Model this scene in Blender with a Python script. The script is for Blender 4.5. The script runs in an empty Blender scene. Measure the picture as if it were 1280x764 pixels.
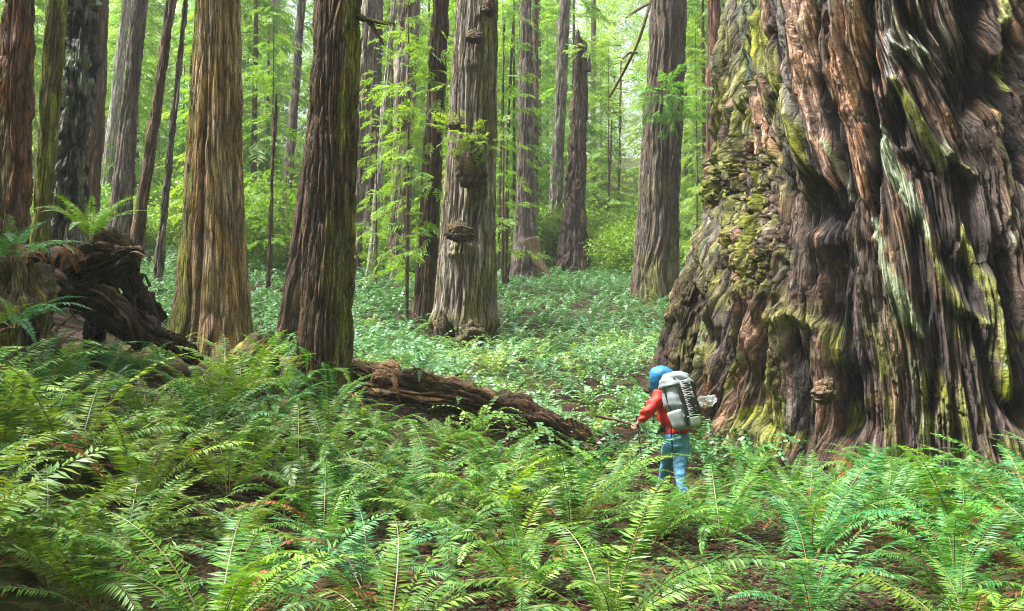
import bpy, math, random
import numpy as np
from mathutils import Vector, Matrix

SC = bpy.context.scene
COL = SC.collection
RNG = np.random.default_rng(11)
random.seed(5)
PI = math.pi

# ------------------------------------------------------------------ camera
W0, H0, F = 1280.0, 764.0, 1244.0
PITCH = math.radians(2.5)
CAM = np.array([0.0, 0.0, 1.85])
FWD = np.array([0, math.cos(PITCH), math.sin(PITCH)])
UPV = np.array([0, -math.sin(PITCH), math.cos(PITCH)])
RGT = np.array([1.0, 0, 0])

def ray(px, py):
    return FWD + RGT * ((px - 640) / F) + UPV * ((382 - py) / F)

def P(px, py, depth):
    d = ray(px, py)
    return CAM + d * (depth / d[1])

def project(p):
    v = np.asarray(p) - CAM
    c = v @ FWD
    return 640 + F * (v @ RGT) / c, 382 - F * (v @ UPV) / c

# ------------------------------------------------------------------ helpers
def tag(o, label=None, cat=None, group=None, kind=None):
    if label: o['label'] = label
    if cat: o['category'] = cat
    if group: o['group'] = group
    if kind: o['kind'] = kind
    return o

def link(name, me, parent=None, loc=None, mats=None):
    if mats:
        for m in (mats if isinstance(mats, (list, tuple)) else [mats]):
            me.materials.append(m)
    o = bpy.data.objects.new(name, me)
    COL.objects.link(o)
    if parent is not None: o.parent = parent
    if loc is not None: o.location = tuple(float(c) for c in loc)
    return o

def empty(name, loc, rz=0.0):
    o = bpy.data.objects.new(name, None)
    COL.objects.link(o)
    o.empty_display_size = 0.2
    o.location = tuple(float(c) for c in loc)
    o.rotation_euler = (0, 0, rz)
    return o

def mesh_np(name, V, Q, smooth=False, T=None, midx=None):
    """V (n,3); Q (m,4) quads; T (k,3) triangles."""
    me = bpy.data.meshes.new(name)
    V = np.asarray(V, np.float32).reshape(-1, 3)
    Q = np.zeros((0, 4), np.int32) if Q is None else np.asarray(Q, np.int32).reshape(-1, 4)
    T = np.zeros((0, 3), np.int32) if T is None else np.asarray(T, np.int32).reshape(-1, 3)
    me.vertices.add(len(V)); me.vertices.foreach_set('co', V.ravel())
    nl = Q.size + T.size
    me.loops.add(nl)
    me.loops.foreach_set('vertex_index', np.concatenate([Q.ravel(), T.ravel()]).astype(np.int32))
    nf = len(Q) + len(T)
    me.polygons.add(nf)
    st = np.concatenate([np.arange(len(Q)) * 4, Q.size + np.arange(len(T)) * 3]).astype(np.int32)
    me.polygons.foreach_set('loop_start', st)
    if midx is not None:
        me.polygons.foreach_set('material_index', np.asarray(midx, np.int32))
    me.polygons.foreach_set('use_smooth', np.full(nf, smooth))
    me.update(calc_edges=True)
    me.validate()
    return me

def mesh_quads(name, QV, smooth=False, midx=None):
    QV = np.asarray(QV, np.float32).reshape(-1, 4, 3)
    return mesh_np(name, QV.reshape(-1, 3), np.arange(len(QV) * 4).reshape(-1, 4), smooth, midx=midx)

def set_attr(me, name, data, typ='FLOAT_COLOR'):
    a = me.attributes.new(name, typ, 'POINT')
    if typ == 'FLOAT_COLOR':
        d = np.ones((len(data), 4), np.float32); d[:, :3] = data
        a.data.foreach_set('color', d.ravel())
    else:
        a.data.foreach_set('vector', np.asarray(data, np.float32).ravel())

def srgb(r, g, b):
    def f(c):
        c /= 255.0
        return c / 12.92 if c <= 0.04045 else ((c + 0.055) / 1.055) ** 2.4
    return np.array([f(r), f(g), f(b)])

TAB = np.random.default_rng(3).random((256, 256))
def vnoise(u, v, seed=0, pu=None):
    iu = np.floor(u).astype(int); iv = np.floor(v).astype(int)
    fu = u - iu; fv = v - iv
    fu = fu * fu * (3 - 2 * fu); fv = fv * fv * (3 - 2 * fv)
    m = pu if pu else 256
    a = (iu % m + seed * 37) % 256; b = ((iu + 1) % m + seed * 37) % 256
    c = (iv + seed * 91) % 256; d = (iv + 1 + seed * 91) % 256
    return (TAB[a, c] * (1 - fu) + TAB[b, c] * fu) * (1 - fv) + (TAB[a, d] * (1 - fu) + TAB[b, d] * fu) * fv

def fbm(u, v, octv=4, seed=0, pu=None):
    s = 0; a = 0.5; t = 0
    for k in range(octv):
        s = s + a * vnoise(u * 2 ** k, v * 2 ** k, seed + k * 7, pu * 2 ** k if pu else None)
        t += a; a *= 0.5
    return s / t

def cells(u, v, seed=0, pu=None):
    """cellular pattern: random value per cell, and distance to the nearest cell border"""
    iu = np.floor(u).astype(int); iv = np.floor(v).astype(int)
    f1 = np.full(u.shape, 9.0); f2 = np.full(u.shape, 9.0); idv = np.zeros(u.shape)
    for a in (-1, 0, 1):
        for b in (-1, 0, 1):
            cu, cv = iu + a, iv + b
            ku = ((cu % pu if pu else cu) + seed * 37) % 256; kv = (cv + seed * 91) % 256
            jx = TAB[ku, kv]; jy = TAB[kv, (ku + 57) % 256]
            d = np.hypot(cu + .1 + .8 * jx - u, cv + .1 + .8 * jy - v)
            m = d < f1
            f2 = np.where(m, f1, np.minimum(f2, d)); f1 = np.where(m, d, f1)
            idv = np.where(m, TAB[(ku + 113) % 256, (kv + 31) % 256], idv)
    return idv, f2 - f1

def saw(x):
    """overlapping strips: a slope, then a sharp step"""
    f = x - np.floor(x)
    return np.where(f < .86, f / .86, (1 - f) / .14) - .5

def sstep(a, b, x):
    t = np.clip((x - a) / (b - a), 0, 1)
    return t * t * (3 - 2 * t)

def mixc(a, b, t):
    t = np.asarray(t)[..., None]
    return np.asarray(a) * (1 - t) + np.asarray(b) * t

# ------------------------------------------------------------------ materials
def new_mat(name):
    m = bpy.data.materials.new(name); m.use_nodes = True
    nt = m.node_tree
    b = nt.nodes['Principled BSDF']
    return m, nt, b

def node(nt, typ, **kw):
    n = nt.nodes.new(typ)
    for k, v in kw.items():
        if k.startswith('i_'):
            key = k[2:]
            n.inputs[int(key) if key.isdigit() else key].default_value = v
        else:
            setattr(n, k, v)
    return n

def bark_material(name, rough=0.82, bump=1.0):
    m, nt, b = new_mat(name)
    L = nt.links.new
    col = node(nt, 'ShaderNodeAttribute', attribute_name='col')
    flow = node(nt, 'ShaderNodeAttribute', attribute_name='flow')
    mp1 = node(nt, 'ShaderNodeMapping'); mp1.inputs['Scale'].default_value = (14, 0.9, 1)
    mp2 = node(nt, 'ShaderNodeMapping'); mp2.inputs['Scale'].default_value = (75, 3.2, 1)
    mp3 = node(nt, 'ShaderNodeMapping'); mp3.inputs['Scale'].default_value = (3.2, 1.1, 1)
    for mp in (mp1, mp2, mp3): L(flow.outputs['Vector'], mp.inputs['Vector'])
    n1 = node(nt, 'ShaderNodeTexNoise', i_Scale=1.0, i_Detail=6.0, i_Roughness=0.65)
    n2 = node(nt, 'ShaderNodeTexNoise', i_Scale=1.0, i_Detail=4.0, i_Roughness=0.7)
    n3 = node(nt, 'ShaderNodeTexNoise', i_Scale=1.0, i_Detail=5.0, i_Roughness=0.6)
    L(mp1.outputs[0], n1.inputs['Vector']); L(mp2.outputs[0], n2.inputs['Vector']); L(mp3.outputs[0], n3.inputs['Vector'])
    r1 = node(nt, 'ShaderNodeMapRange', i_1=0.3, i_2=0.7, i_3=0.30, i_4=1.75)
    r2 = node(nt, 'ShaderNodeMapRange', i_1=0.3, i_2=0.7, i_3=0.45, i_4=1.60)
    L(n1.outputs['Fac'], r1.inputs[0]); L(n2.outputs['Fac'], r2.inputs[0])
    mul = node(nt, 'ShaderNodeMath', operation='MULTIPLY')
    L(r1.outputs[0], mul.inputs[0]); L(r2.outputs[0], mul.inputs[1])
    vm = node(nt, 'ShaderNodeVectorMath', operation='SCALE')
    L(col.outputs['Color'], vm.inputs[0]); L(mul.outputs[0], vm.inputs['Scale'])
    hs = node(nt, 'ShaderNodeHueSaturation')
    r3 = node(nt, 'ShaderNodeMapRange', i_1=0.3, i_2=0.7, i_3=0.485, i_4=0.515)
    L(n3.outputs['Fac'], r3.inputs[0]); L(r3.outputs[0], hs.inputs['Hue'])
    r4 = node(nt, 'ShaderNodeMapRange', i_1=0.3, i_2=0.7, i_3=0.7, i_4=1.3)
    L(n3.outputs['Fac'], r4.inputs[0]); L(r4.outputs[0], hs.inputs['Saturation'])
    L(vm.outputs[0], hs.inputs['Color'])
    L(hs.outputs['Color'], b.inputs['Base Color'])
    b.inputs['Roughness'].default_value = rough
    b.inputs['Specular IOR Level'].default_value = 0.35
    add = node(nt, 'ShaderNodeMath', operation='MULTIPLY_ADD'); add.inputs[1].default_value = 0.45
    L(n2.outputs['Fac'], add.inputs[0]); L(n1.outputs['Fac'], add.inputs[2])
    mp4 = node(nt, 'ShaderNodeMapping'); mp4.inputs['Scale'].default_value = (30, 1.5, 1); L(flow.outputs['Vector'], mp4.inputs['Vector'])
    wob = node(nt, 'ShaderNodeVectorMath', operation='MULTIPLY_ADD'); wob.inputs[1].default_value = (2.0, .8, 0)
    L(n1.outputs['Color'], wob.inputs[0]); L(mp4.outputs[0], wob.inputs[2])
    vo = node(nt, 'ShaderNodeTexVoronoi', feature='DISTANCE_TO_EDGE', voronoi_dimensions='2D', i_Scale=1.0); L(wob.outputs[0], vo.inputs['Vector'])
    vr = node(nt, 'ShaderNodeMapRange', i_1=0.0, i_2=0.16, i_3=0.0, i_4=1.0); L(vo.outputs['Distance'], vr.inputs[0])
    vc = node(nt, 'ShaderNodeMapRange', i_1=0.0, i_2=0.12, i_3=0.40, i_4=1.05); L(vo.outputs['Distance'], vc.inputs[0])
    vs = node(nt, 'ShaderNodeVectorMath', operation='SCALE'); L(hs.outputs['Color'], vs.inputs[0]); L(vc.outputs[0], vs.inputs['Scale'])
    mp5 = node(nt, 'ShaderNodeMapping'); mp5.inputs['Scale'].default_value = (85, 40, 1); L(flow.outputs['Vector'], mp5.inputs['Vector'])
    n5 = node(nt, 'ShaderNodeTexNoise', i_Scale=1.0, i_Detail=3.0, i_Roughness=0.6); L(mp5.outputs[0], n5.inputs['Vector'])
    r5 = node(nt, 'ShaderNodeMapRange', i_1=0.3, i_2=0.7, i_3=0.5, i_4=1.5); L(n5.outputs['Fac'], r5.inputs[0])
    vg = node(nt, 'ShaderNodeVectorMath', operation='SCALE'); L(vs.outputs[0], vg.inputs[0]); L(r5.outputs[0], vg.inputs['Scale'])
    L(vg.outputs[0], b.inputs['Base Color'])
    ad2 = node(nt, 'ShaderNodeMath', operation='MULTIPLY_ADD'); ad2.inputs[1].default_value = 0.5
    L(vr.outputs[0], ad2.inputs[0]); L(add.outputs[0], ad2.inputs[2])
    ad3 = node(nt, 'ShaderNodeMath', operation='MULTIPLY_ADD'); ad3.inputs[1].default_value = 0.3
    L(n5.outputs['Fac'], ad3.inputs[0]); L(ad2.outputs[0], ad3.inputs[2])
    bp = node(nt, 'ShaderNodeBump', i_Strength=bump, i_Distance=0.045)
    L(ad3.outputs[0], bp.inputs['Height']); L(bp.outputs[0], b.inputs['Normal'])
    return m

def leaf_material(name, stops, trans=0.45, rough=0.45, spec=0.4, tint=True, tcol=(1.25, 1.25, 0.6)):
    """leaf with reflected and transmitted light; hue varies leaf to leaf and plant to plant."""
    m, nt, b = new_mat(name)
    L = nt.links.new
    geo = node(nt, 'ShaderNodeNewGeometry')
    oi = node(nt, 'ShaderNodeObjectInfo')
    cr = node(nt, 'ShaderNodeValToRGB')
    el = cr.color_ramp.elements
    while len(el) < len(stops): el.new(0.5)
    for e, (p, c) in zip(el, stops):
        e.position = p; e.color = (c[0], c[1], c[2], 1)
    mx = node(nt, 'ShaderNodeMath', operation='MULTIPLY_ADD'); mx.inputs[1].default_value = 0.55
    rr = node(nt, 'ShaderNodeMath', operation='MULTIPLY'); rr.inputs[1].default_value = 0.45
    L(geo.outputs['Random Per Island'], mx.inputs[0]); L(oi.outputs['Random'], rr.inputs[0]); L(rr.outputs[0], mx.inputs[2])
    L(mx.outputs[0], cr.inputs['Fac'])
    src = cr.outputs['Color']
    if tint:
        mu = node(nt, 'ShaderNodeMix', data_type='RGBA', blend_type='MULTIPLY'); mu.inputs['Factor'].default_value = 1
        L(src, mu.inputs[6]); L(oi.outputs['Color'], mu.inputs[7]); src = mu.outputs[2]
    L(src, b.inputs['Base Color'])
    b.inputs['Roughness'].default_value = rough
    b.inputs['Specular IOR Level'].default_value = spec
    tr = node(nt, 'ShaderNodeBsdfTranslucent')
    vm = node(nt, 'ShaderNodeVectorMath', operation='MULTIPLY'); vm.inputs[1].default_value = tcol
    L(src, vm.inputs[0]); L(vm.outputs[0], tr.inputs['Color'])
    ms = node(nt, 'ShaderNodeMixShader'); ms.inputs[0].default_value = trans
    out = nt.nodes['Material Output']
    L(b.outputs[0], ms.inputs[1]); L(tr.outputs[0], ms.inputs[2]); L(ms.outputs[0], out.inputs['Surface'])
    return m

def plain(name, c, rough=0.7, spec=0.4, nscale=0, namp=0.25, bump=0.0, metal=0.0):
    m, nt, b = new_mat(name)
    b.inputs['Base Color'].default_value = (c[0], c[1], c[2], 1)
    b.inputs['Roughness'].default_value = rough
    b.inputs['Specular IOR Level'].default_value = spec
    b.inputs['Metallic'].default_value = metal
    if nscale:
        L = nt.links.new
        tc = node(nt, 'ShaderNodeTexCoord')
        n = node(nt, 'ShaderNodeTexNoise', i_Scale=float(nscale), i_Detail=5.0)
        L(tc.outputs['Object'], n.inputs['Vector'])
        r = node(nt, 'ShaderNodeMapRange', i_1=0.3, i_2=0.7, i_3=1 - namp, i_4=1 + namp)
        L(n.outputs['Fac'], r.inputs[0])
        vm = node(nt, 'ShaderNodeVectorMath', operation='SCALE'); vm.inputs[0].default_value = tuple(c)
        L(r.outputs[0], vm.inputs['Scale']); L(vm.outputs[0], b.inputs['Base Color'])
        if bump:
            bp = node(nt, 'ShaderNodeBump', i_Strength=bump, i_Distance=0.02)
            L(n.outputs['Fac'], bp.inputs['Height']); L(bp.outputs[0], b.inputs['Normal'])
    return m

M_BARK = bark_material('bark')
M_FERN = leaf_material('fern_green', [(0.0, (0.020, 0.085, 0.028)), (0.35, (0.045, 0.145, 0.032)), (0.7, (0.092, 0.205, 0.032)), (1.0, (0.16, 0.25, 0.042))],
                       trans=0.30, rough=0.46, spec=0.35)
M_DEAD = leaf_material('fern_dead', [(0.0, (0.10, 0.035, 0.014)), (0.5, (0.21, 0.08, 0.025)), (1.0, (0.34, 0.17, 0.06))], trans=0.3, rough=0.7, spec=0.2, tcol=(1.1, 0.9, 0.6))
M_RACHIS = plain('fern_stem', (0.13, 0.12, 0.03), 0.5)
M_RACHIS_DEAD = plain('fern_stem_brown', (0.14, 0.06, 0.022), 0.6)
M_NEEDLE = leaf_material('conifer_foliage', [(0.0, (0.07, 0.16, 0.028)), (0.4, (0.125, 0.24, 0.038)), (0.75, (0.20, 0.31, 0.045)), (1.0, (0.29, 0.37, 0.06))],
                         trans=0.5, rough=0.5, spec=0.3)
M_SHRUB = leaf_material('shrub_foliage', [(0.0, (0.08, 0.16, 0.022)), (0.5, (0.13, 0.24, 0.035)), (1.0, (0.20, 0.31, 0.05))], trans=0.5, rough=0.45, spec=0.35)
M_OXALIS = leaf_material('oxalis_leaf', [(0.0, (0.020, 0.075, 0.026)), (0.6, (0.040, 0.115, 0.03)), (1.0, (0.09, 0.16, 0.03))], trans=0.3, rough=0.5, spec=0.35)
M_LITTER = leaf_material('leaf_litter', [(0.0, (0.03, 0.014, 0.008)), (0.5, (0.10, 0.042, 0.018)), (1.0, (0.22, 0.11, 0.05))], trans=0.05, rough=0.8, spec=0.2)

def ground_material():
    m, nt, b = new_mat('forest_duff')
    L = nt.links.new
    tc = node(nt, 'ShaderNodeTexCoord')
    n1 = node(nt, 'ShaderNodeTexNoise', i_Scale=1.3, i_Detail=8.0, i_Roughness=0.65)
    n2 = node(nt, 'ShaderNodeTexNoise', i_Scale=38.0, i_Detail=5.0, i_Roughness=0.7)
    n3 = node(nt, 'ShaderNodeTexNoise', i_Scale=0.35, i_Detail=6.0, i_Roughness=0.6)
    for n in (n1, n2, n3): L(tc.outputs['Object'], n.inputs['Vector'])
    cr = node(nt, 'ShaderNodeValToRGB')
    e = cr.color_ramp.elements
    e[0].position = 0.3; e[0].color = (0.012, 0.006, 0.004, 1)
    e[1].position = 0.72; e[1].color = (0.070, 0.032, 0.017, 1)
    k = e.new(0.52); k.color = (0.030, 0.014, 0.008, 1)
    L(n2.outputs['Fac'], cr.inputs['Fac'])
    mossr = node(nt, 'ShaderNodeMapRange', i_1=0.5, i_2=0.62, i_3=0.0, i_4=0.75); L(n3.outputs['Fac'], mossr.inputs[0])
    mx = node(nt, 'ShaderNodeMix', data_type='RGBA'); mx.inputs[7].default_value = (0.05, 0.085, 0.014, 1)
    L(mossr.outputs[0], mx.inputs['Factor']); L(cr.outputs['Color'], mx.inputs[6])
    L(mx.outputs[2], b.inputs['Base Color'])
    b.inputs['Roughness'].default_value = 0.9; b.inputs['Specular IOR Level'].default_value = 0.2
    ad = node(nt, 'ShaderNodeMath', operation='ADD'); L(n1.outputs['Fac'], ad.inputs[0]); L(n2.outputs['Fac'], ad.inputs[1])
    bp = node(nt, 'ShaderNodeBump', i_Strength=0.8, i_Distance=0.05); L(ad.outputs[0], bp.inputs['Height']); L(bp.outputs[0], b.inputs['Normal'])
    return m

# ------------------------------------------------------------------ terrain
_cp = []
def cp(px, py, d): _cp.append(P(px, py, d))
for x in (-4, 0, 4): _cp.append(np.array([x, 1.0, 0.15]))
for x in (-9, 9): _cp.append(np.array([x, 3.0, 0.3]))
cp(640, 764, 7.0); cp(150, 764, 7.0); cp(1200, 764, 7.0)
cp(855, 628, 11.7); cp(640, 640, 9.8); cp(1150, 600, 11.3); cp(1300, 590, 11.6)
cp(400, 640, 9.8); cp(160, 600, 9.6); cp(10, 560, 9.2); cp(-150, 520, 9.5)
cp(405, 492, 13.0); cp(265, 445, 17.0); cp(90, 440, 13.6); cp(-60, 420, 13.5)
cp(578, 440, 22.0); cp(640, 545, 13.2); cp(760, 520, 15.0); cp(815, 470, 17.0)
cp(820, 378, 30.0); cp(655, 354, 38.0); cp(715, 343, 43.0); cp(450, 345, 34.0); cp(528, 402, 25.0)
cp(195, 375, 24.0); cp(60, 340, 22.0); cp(-200, 330, 24.0); cp(330, 330, 34.0)
cp(950, 360, 34.0); cp(1250, 420, 26.0); cp(1500, 400, 26.0)
for px in (-300, 200, 640, 1000, 1600): cp(px, 290, 70.0)
for px in (-300, 300, 640, 1000, 1600): cp(px, 215, 125.0)
for x in (-45, 45): _cp.append(np.array([x, 12.0, 2.5])); _cp.append(np.array([x, 0.0, 1.5]))
_cp = np.array(_cp)
def _tps_k(r2): return 0.5 * r2 * np.log(r2 + 1e-9)
_n = len(_cp)
_K = _tps_k(((_cp[:, None, :2] - _cp[None, :, :2]) ** 2).sum(-1)) + np.eye(_n) * .12
_Pm = np.c_[np.ones(_n), _cp[:, :2]]
_A = np.block([[_K, _Pm], [_Pm.T, np.zeros((3, 3))]])
_w = np.linalg.solve(_A, np.r_[_cp[:, 2], np.zeros(3)])
def ground(x, y):
    x = np.asarray(x, float); y = np.asarray(y, float)
    sh = x.shape; q = np.stack([x.ravel(), y.ravel()], -1)
    z = np.zeros(len(q))
    for i in range(0, len(q), 20000):
        b = q[i:i + 20000]
        z[i:i + 20000] = _tps_k(((b[:, None] - _cp[None, :, :2]) ** 2).sum(-1)) @ _w[:_n] + _w[_n] + b @ _w[_n + 1:]
    z = z.reshape(sh)
    z = z + HOLLOW * np.exp(-((x - HIK[0]) ** 2 + (y - HIK[1]) ** 2) / 1.6 ** 2)
    z = z + (fbm(x * 0.8 + 50, y * 0.8 + 50, 4, 5) - 0.5) * 0.16
    return z
HIK = P(858, 632, 11.5)
HOLLOW = 0.0
_z0 = float(ground(np.array([HIK[0]]), np.array([HIK[1]]))[0])
HOLLOW = HIK[2] - _z0
def gz(x, y): return float(ground(np.array([x]), np.array([y]))[0])
def ground_at(px, py):
    d = ray(px, py); t = np.linspace(3, 90, 900)
    pts = CAM + d[None] * t[:, None]
    g = ground(pts[:, 0], pts[:, 1])
    k = np.argmax(pts[:, 2] < g)
    return np.array([pts[k, 0], pts[k, 1], g[k]])

def build_ground():
    a = np.linspace(-1, 1, 261); X = 95 * np.sinh(a * 3.2) / math.sinh(3.2)
    b = np.linspace(0, 1, 301); Y = -10 + 165 * (np.sinh(b * 2.4) / math.sinh(2.4))
    XX, YY = np.meshgrid(X, Y)
    ZZ = ground(XX, YY)
    V = np.stack([XX, YY, ZZ], -1).reshape(-1, 3)
    nx, ny = len(X), len(Y)
    i = np.arange((ny - 1) * (nx - 1)); r, c = i // (nx - 1), i % (nx - 1)
    Q = np.stack([r * nx + c, r * nx + c + 1, (r + 1) * nx + c + 1, (r + 1) * nx + c], -1)
    o = link('ground', mesh_np('ground', V, Q, True), mats=ground_material())
    tag(o, 'dark brown duff covered forest floor rising towards the back', kind='structure')
build_ground()

# ------------------------------------------------------------------ trunks
def tube(path, rad, nth, nz, disp=None, ref=(1, 0, 0), th0=PI / 2, cap=True):
    """path: list of points, rad: function(t0..1 array)->radius; disp(theta, s)->(dr, col) with s metres along."""
    path = np.asarray(path, float)
    seg = np.r_[0, np.cumsum(np.linalg.norm(np.diff(path, axis=0), axis=1))]
    Lh = seg[-1]
    s = np.linspace(0, 1, nz) * Lh
    # smooth (Catmull-like) resample through cubic interpolation of each axis
    C = np.stack([np.interp(s, seg, path[:, k]) for k in range(3)], -1)
    if len(path) > 2:
        k = max(1, nz // (len(path) * 3)); ker = np.ones(2 * k + 1) / (2 * k + 1)
        Cp = np.concatenate([2 * C[:1] - C[k:0:-1], C, 2 * C[-1:] - C[-2:-k - 2:-1]])
        C = np.stack([np.convolve(Cp[:, a], ker, 'valid') for a in range(3)], -1)
    Tn = np.gradient(C, axis=0); Tn /= np.linalg.norm(Tn, axis=1)[:, None]
    ref = np.asarray(ref, float)
    e1 = ref - Tn * (Tn @ ref)[:, None]; e1 /= np.linalg.norm(e1, axis=1)[:, None]
    e2 = np.cross(Tn, e1)
    th = th0 + np.linspace(0, 2 * PI, nth, endpoint=False)
    TH, S = np.meshgrid(th, s)
    R = rad(S / Lh)
    dr, colr = disp(TH, S, R)
    RR = np.maximum(R + dr, 0.004)
    V = C[:, None, :] + RR[..., None] * (np.cos(TH)[..., None] * e1[:, None] + np.sin(TH)[..., None] * e2[:, None])
    i = np.arange((nz - 1) * nth); r, c = i // nth, i % nth; c2 = (c + 1) % nth
    Q = np.stack([r * nth + c, r * nth + c2, (r + 1) * nth + c2, (r + 1) * nth + c], -1)
    Vf = V.reshape(-1, 3); colf = colr.reshape(-1, 3)
    Rm = float(np.mean(R))
    flow = np.stack([(TH - th0) * Rm, S, np.zeros_like(S)], -1).reshape(-1, 3)
    T = None
    if cap:
        n0 = len(Vf)
        Vf = np.concatenate([Vf, C[:1], C[-1:]]); colf = np.concatenate([colf, colf[:1], colf[-1:]])
        flow = np.concatenate([flow, flow[:1], flow[-1:]])
        a = np.arange(nth); b = (a + 1) % nth
        T = np.concatenate([np.stack([b, a, np.full(nth, n0)], -1),
                            np.stack([(nz - 1) * nth + a, (nz - 1) * nth + b, np.full(nth, n0 + 1)], -1)])
    return Vf, Q, T, colf, flow

def bark_mesh(name, *a, **k):
    V, Q, T, c, f = tube(*a, **k)
    me = mesh_np(name, V, Q, True, T)
    set_attr(me, 'col', np.clip(c, 0.002, 1)); set_attr(me, 'flow', f, 'FLOAT_VECTOR')
    me.materials.append(M_BARK)
    return me

# bark palettes: weathered face, fresh fibre, deep groove, moss, lichen (linear albedo)
PAL = {
    'golden': ((0.30, 0.175, 0.075), (0.42, 0.29, 0.15), (0.09, 0.047, 0.022)),
    'dark':   ((0.085, 0.047, 0.027), (0.14, 0.082, 0.047), (0.026, 0.014, 0.009)),
    'grey':   ((0.24, 0.185, 0.14), (0.36, 0.30, 0.24), (0.06, 0.040, 0.028)),
    'far':    ((0.14, 0.105, 0.088), (0.21, 0.165, 0.14), (0.06, 0.042, 0.034)),
    'pale':   ((0.36, 0.32, 0.27), (0.44, 0.41, 0.36), (0.22, 0.18, 0.14)),
    'char':   ((0.022, 0.017, 0.016), (0.26, 0.25, 0.235), (0.006, 0.005, 0.005)),
    'brown':  ((0.13, 0.075, 0.043), (0.19, 0.12, 0.075), (0.055, 0.028, 0.016)),
    'taupe':  ((0.12, 0.085, 0.062), (0.19, 0.145, 0.11), (0.04, 0.026, 0.019)),
    'rot':    ((0.028, 0.010, 0.007), (0.075, 0.027, 0.016), (0.008, 0.004, 0.003)),
    'rotred': ((0.075, 0.028, 0.016), (0.14, 0.058, 0.033), (0.018, 0.008, 0.006)),
    'red':    ((0.16, 0.065, 0.035), (0.23, 0.105, 0.06), (0.055, 0.022, 0.014)),
}
MOSS = np.array((0.105, 0.10, 0.018)); LICH = np.array((0.26, 0.33, 0.20)); LIME = np.array((0.22, 0.23, 0.03))

def bark_disp(pal, seed, strip=0.085, amp=0.03, flare=0.0, hf=0.8, lobes=5, moss=0.0, mossh=1.2, mossdir=None, twist=0.0, rough=0.0, extra=None, vlen=1.5, lich=0.0):
    c1, c2, c3 = (np.array(c) for c in PAL[pal])
    def f(TH, S, R):
        Rm = float(np.mean(R))
        nr = max(7, int(2 * PI * Rm / strip))
        tt = (TH / (2 * PI)) % 1.0
        wv = (fbm(tt * 6, S * 0.7, 3, seed + 3, 6) - 0.5) * 2.4 + twist * S
        u = (tt * nr + wv); v = S / vlen
        n = vnoise(u, v, seed, nr); n2 = vnoise(u * 2 + 3.3, v * 1.7, seed + 9, nr * 2)
        big = fbm(tt * 5, S * 0.35, 3, seed + 21, 5)
        crack = np.exp(-((n - 0.5) / 0.13) ** 2); crack2 = np.exp(-((n2 - 0.5) / 0.12) ** 2)
        cid, ced = cells(u * 0.9 + 0.5 * (fbm(u * 1.5, v * 4, 2, seed + 5) - .5), v * 1.3, seed + 2)
        cid2, ced2 = cells(u * 2.3, v * 3.1, seed + 6)
        cr3 = np.exp(-(ced / 0.16) ** 2); cr4 = np.exp(-(ced2 / 0.18) ** 2)
        dr = -0.8 * amp * crack - 0.3 * amp * crack2 + (n - 0.5) * amp * 0.6 + (cid - .5) * amp * 0.8 - 0.7 * amp * cr3 + (cid2 - .5) * amp * .45 - .3 * amp * cr4 + (big - 0.5) * 0.14 * R
        sw = saw(u * .8 + 1.5 * (fbm(u * .3, v * .5, 3, seed + 81) - .5)); sw2 = saw(-u * 2.1 + 2.0 * (fbm(u * .8, v * .9, 3, seed + 83) - .5))
        dr = dr + 1.0 * amp * sw + .45 * amp * sw2
        crack = np.maximum(crack, cr3)
        crack = np.maximum(crack, .8 * sstep(-.38, -.5, sw))
        if flare:
            lob = 0.55 + 0.9 * vnoise(tt * lobes, S * 0.15, seed + 31, lobes)
            dr = dr + flare * np.exp(-np.maximum(S - 0.3, 0) / hf) * lob
        if rough:
            dr = dr + rough * (fbm(tt * 14, S * 2.2, 4, seed + 41, 14) - 0.5)
        tone = fbm(u * 0.6, v * 1.6, 3, seed + 51)
        col = mixc(c1, c2, np.clip(sstep(0.32, 0.68, tone) + (cid2 - .5) * .7 + (cid - .5) * .4, 0, 1))
        col = mixc(col, c3, np.clip(crack * 0.75 + 0.25 * crack2, 0, 0.85))
        if lich:
            lk = sstep(0.58, 0.72, fbm(u * 0.8 + 9, v * 2.3, 4, seed + 71)) * lich
            col = mixc(col, LICH, lk)
        if moss:
            mn = fbm(tt * 9, S * 1.3, 4, seed + 61, 9)
            fall = np.exp(-S / mossh)
            if mossdir is not None:
                fall = np.maximum(fall, 0.75 * sstep(0.1, 0.9, np.cos(TH - mossdir)))
            mk = sstep(0.62 - 0.42 * fall, 0.82 - 0.42 * fall, mn) * moss * np.clip(fall * 1.6, 0, 1)
            col = mixc(col, mixc(MOSS, LIME, sstep(0.4, 0.7, tone)), mk)
            dr = dr + 0.012 * mk
        if extra is not None:
            dr, col = extra(TH, S, R, dr, col)
        return dr, col
    return f

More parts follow.
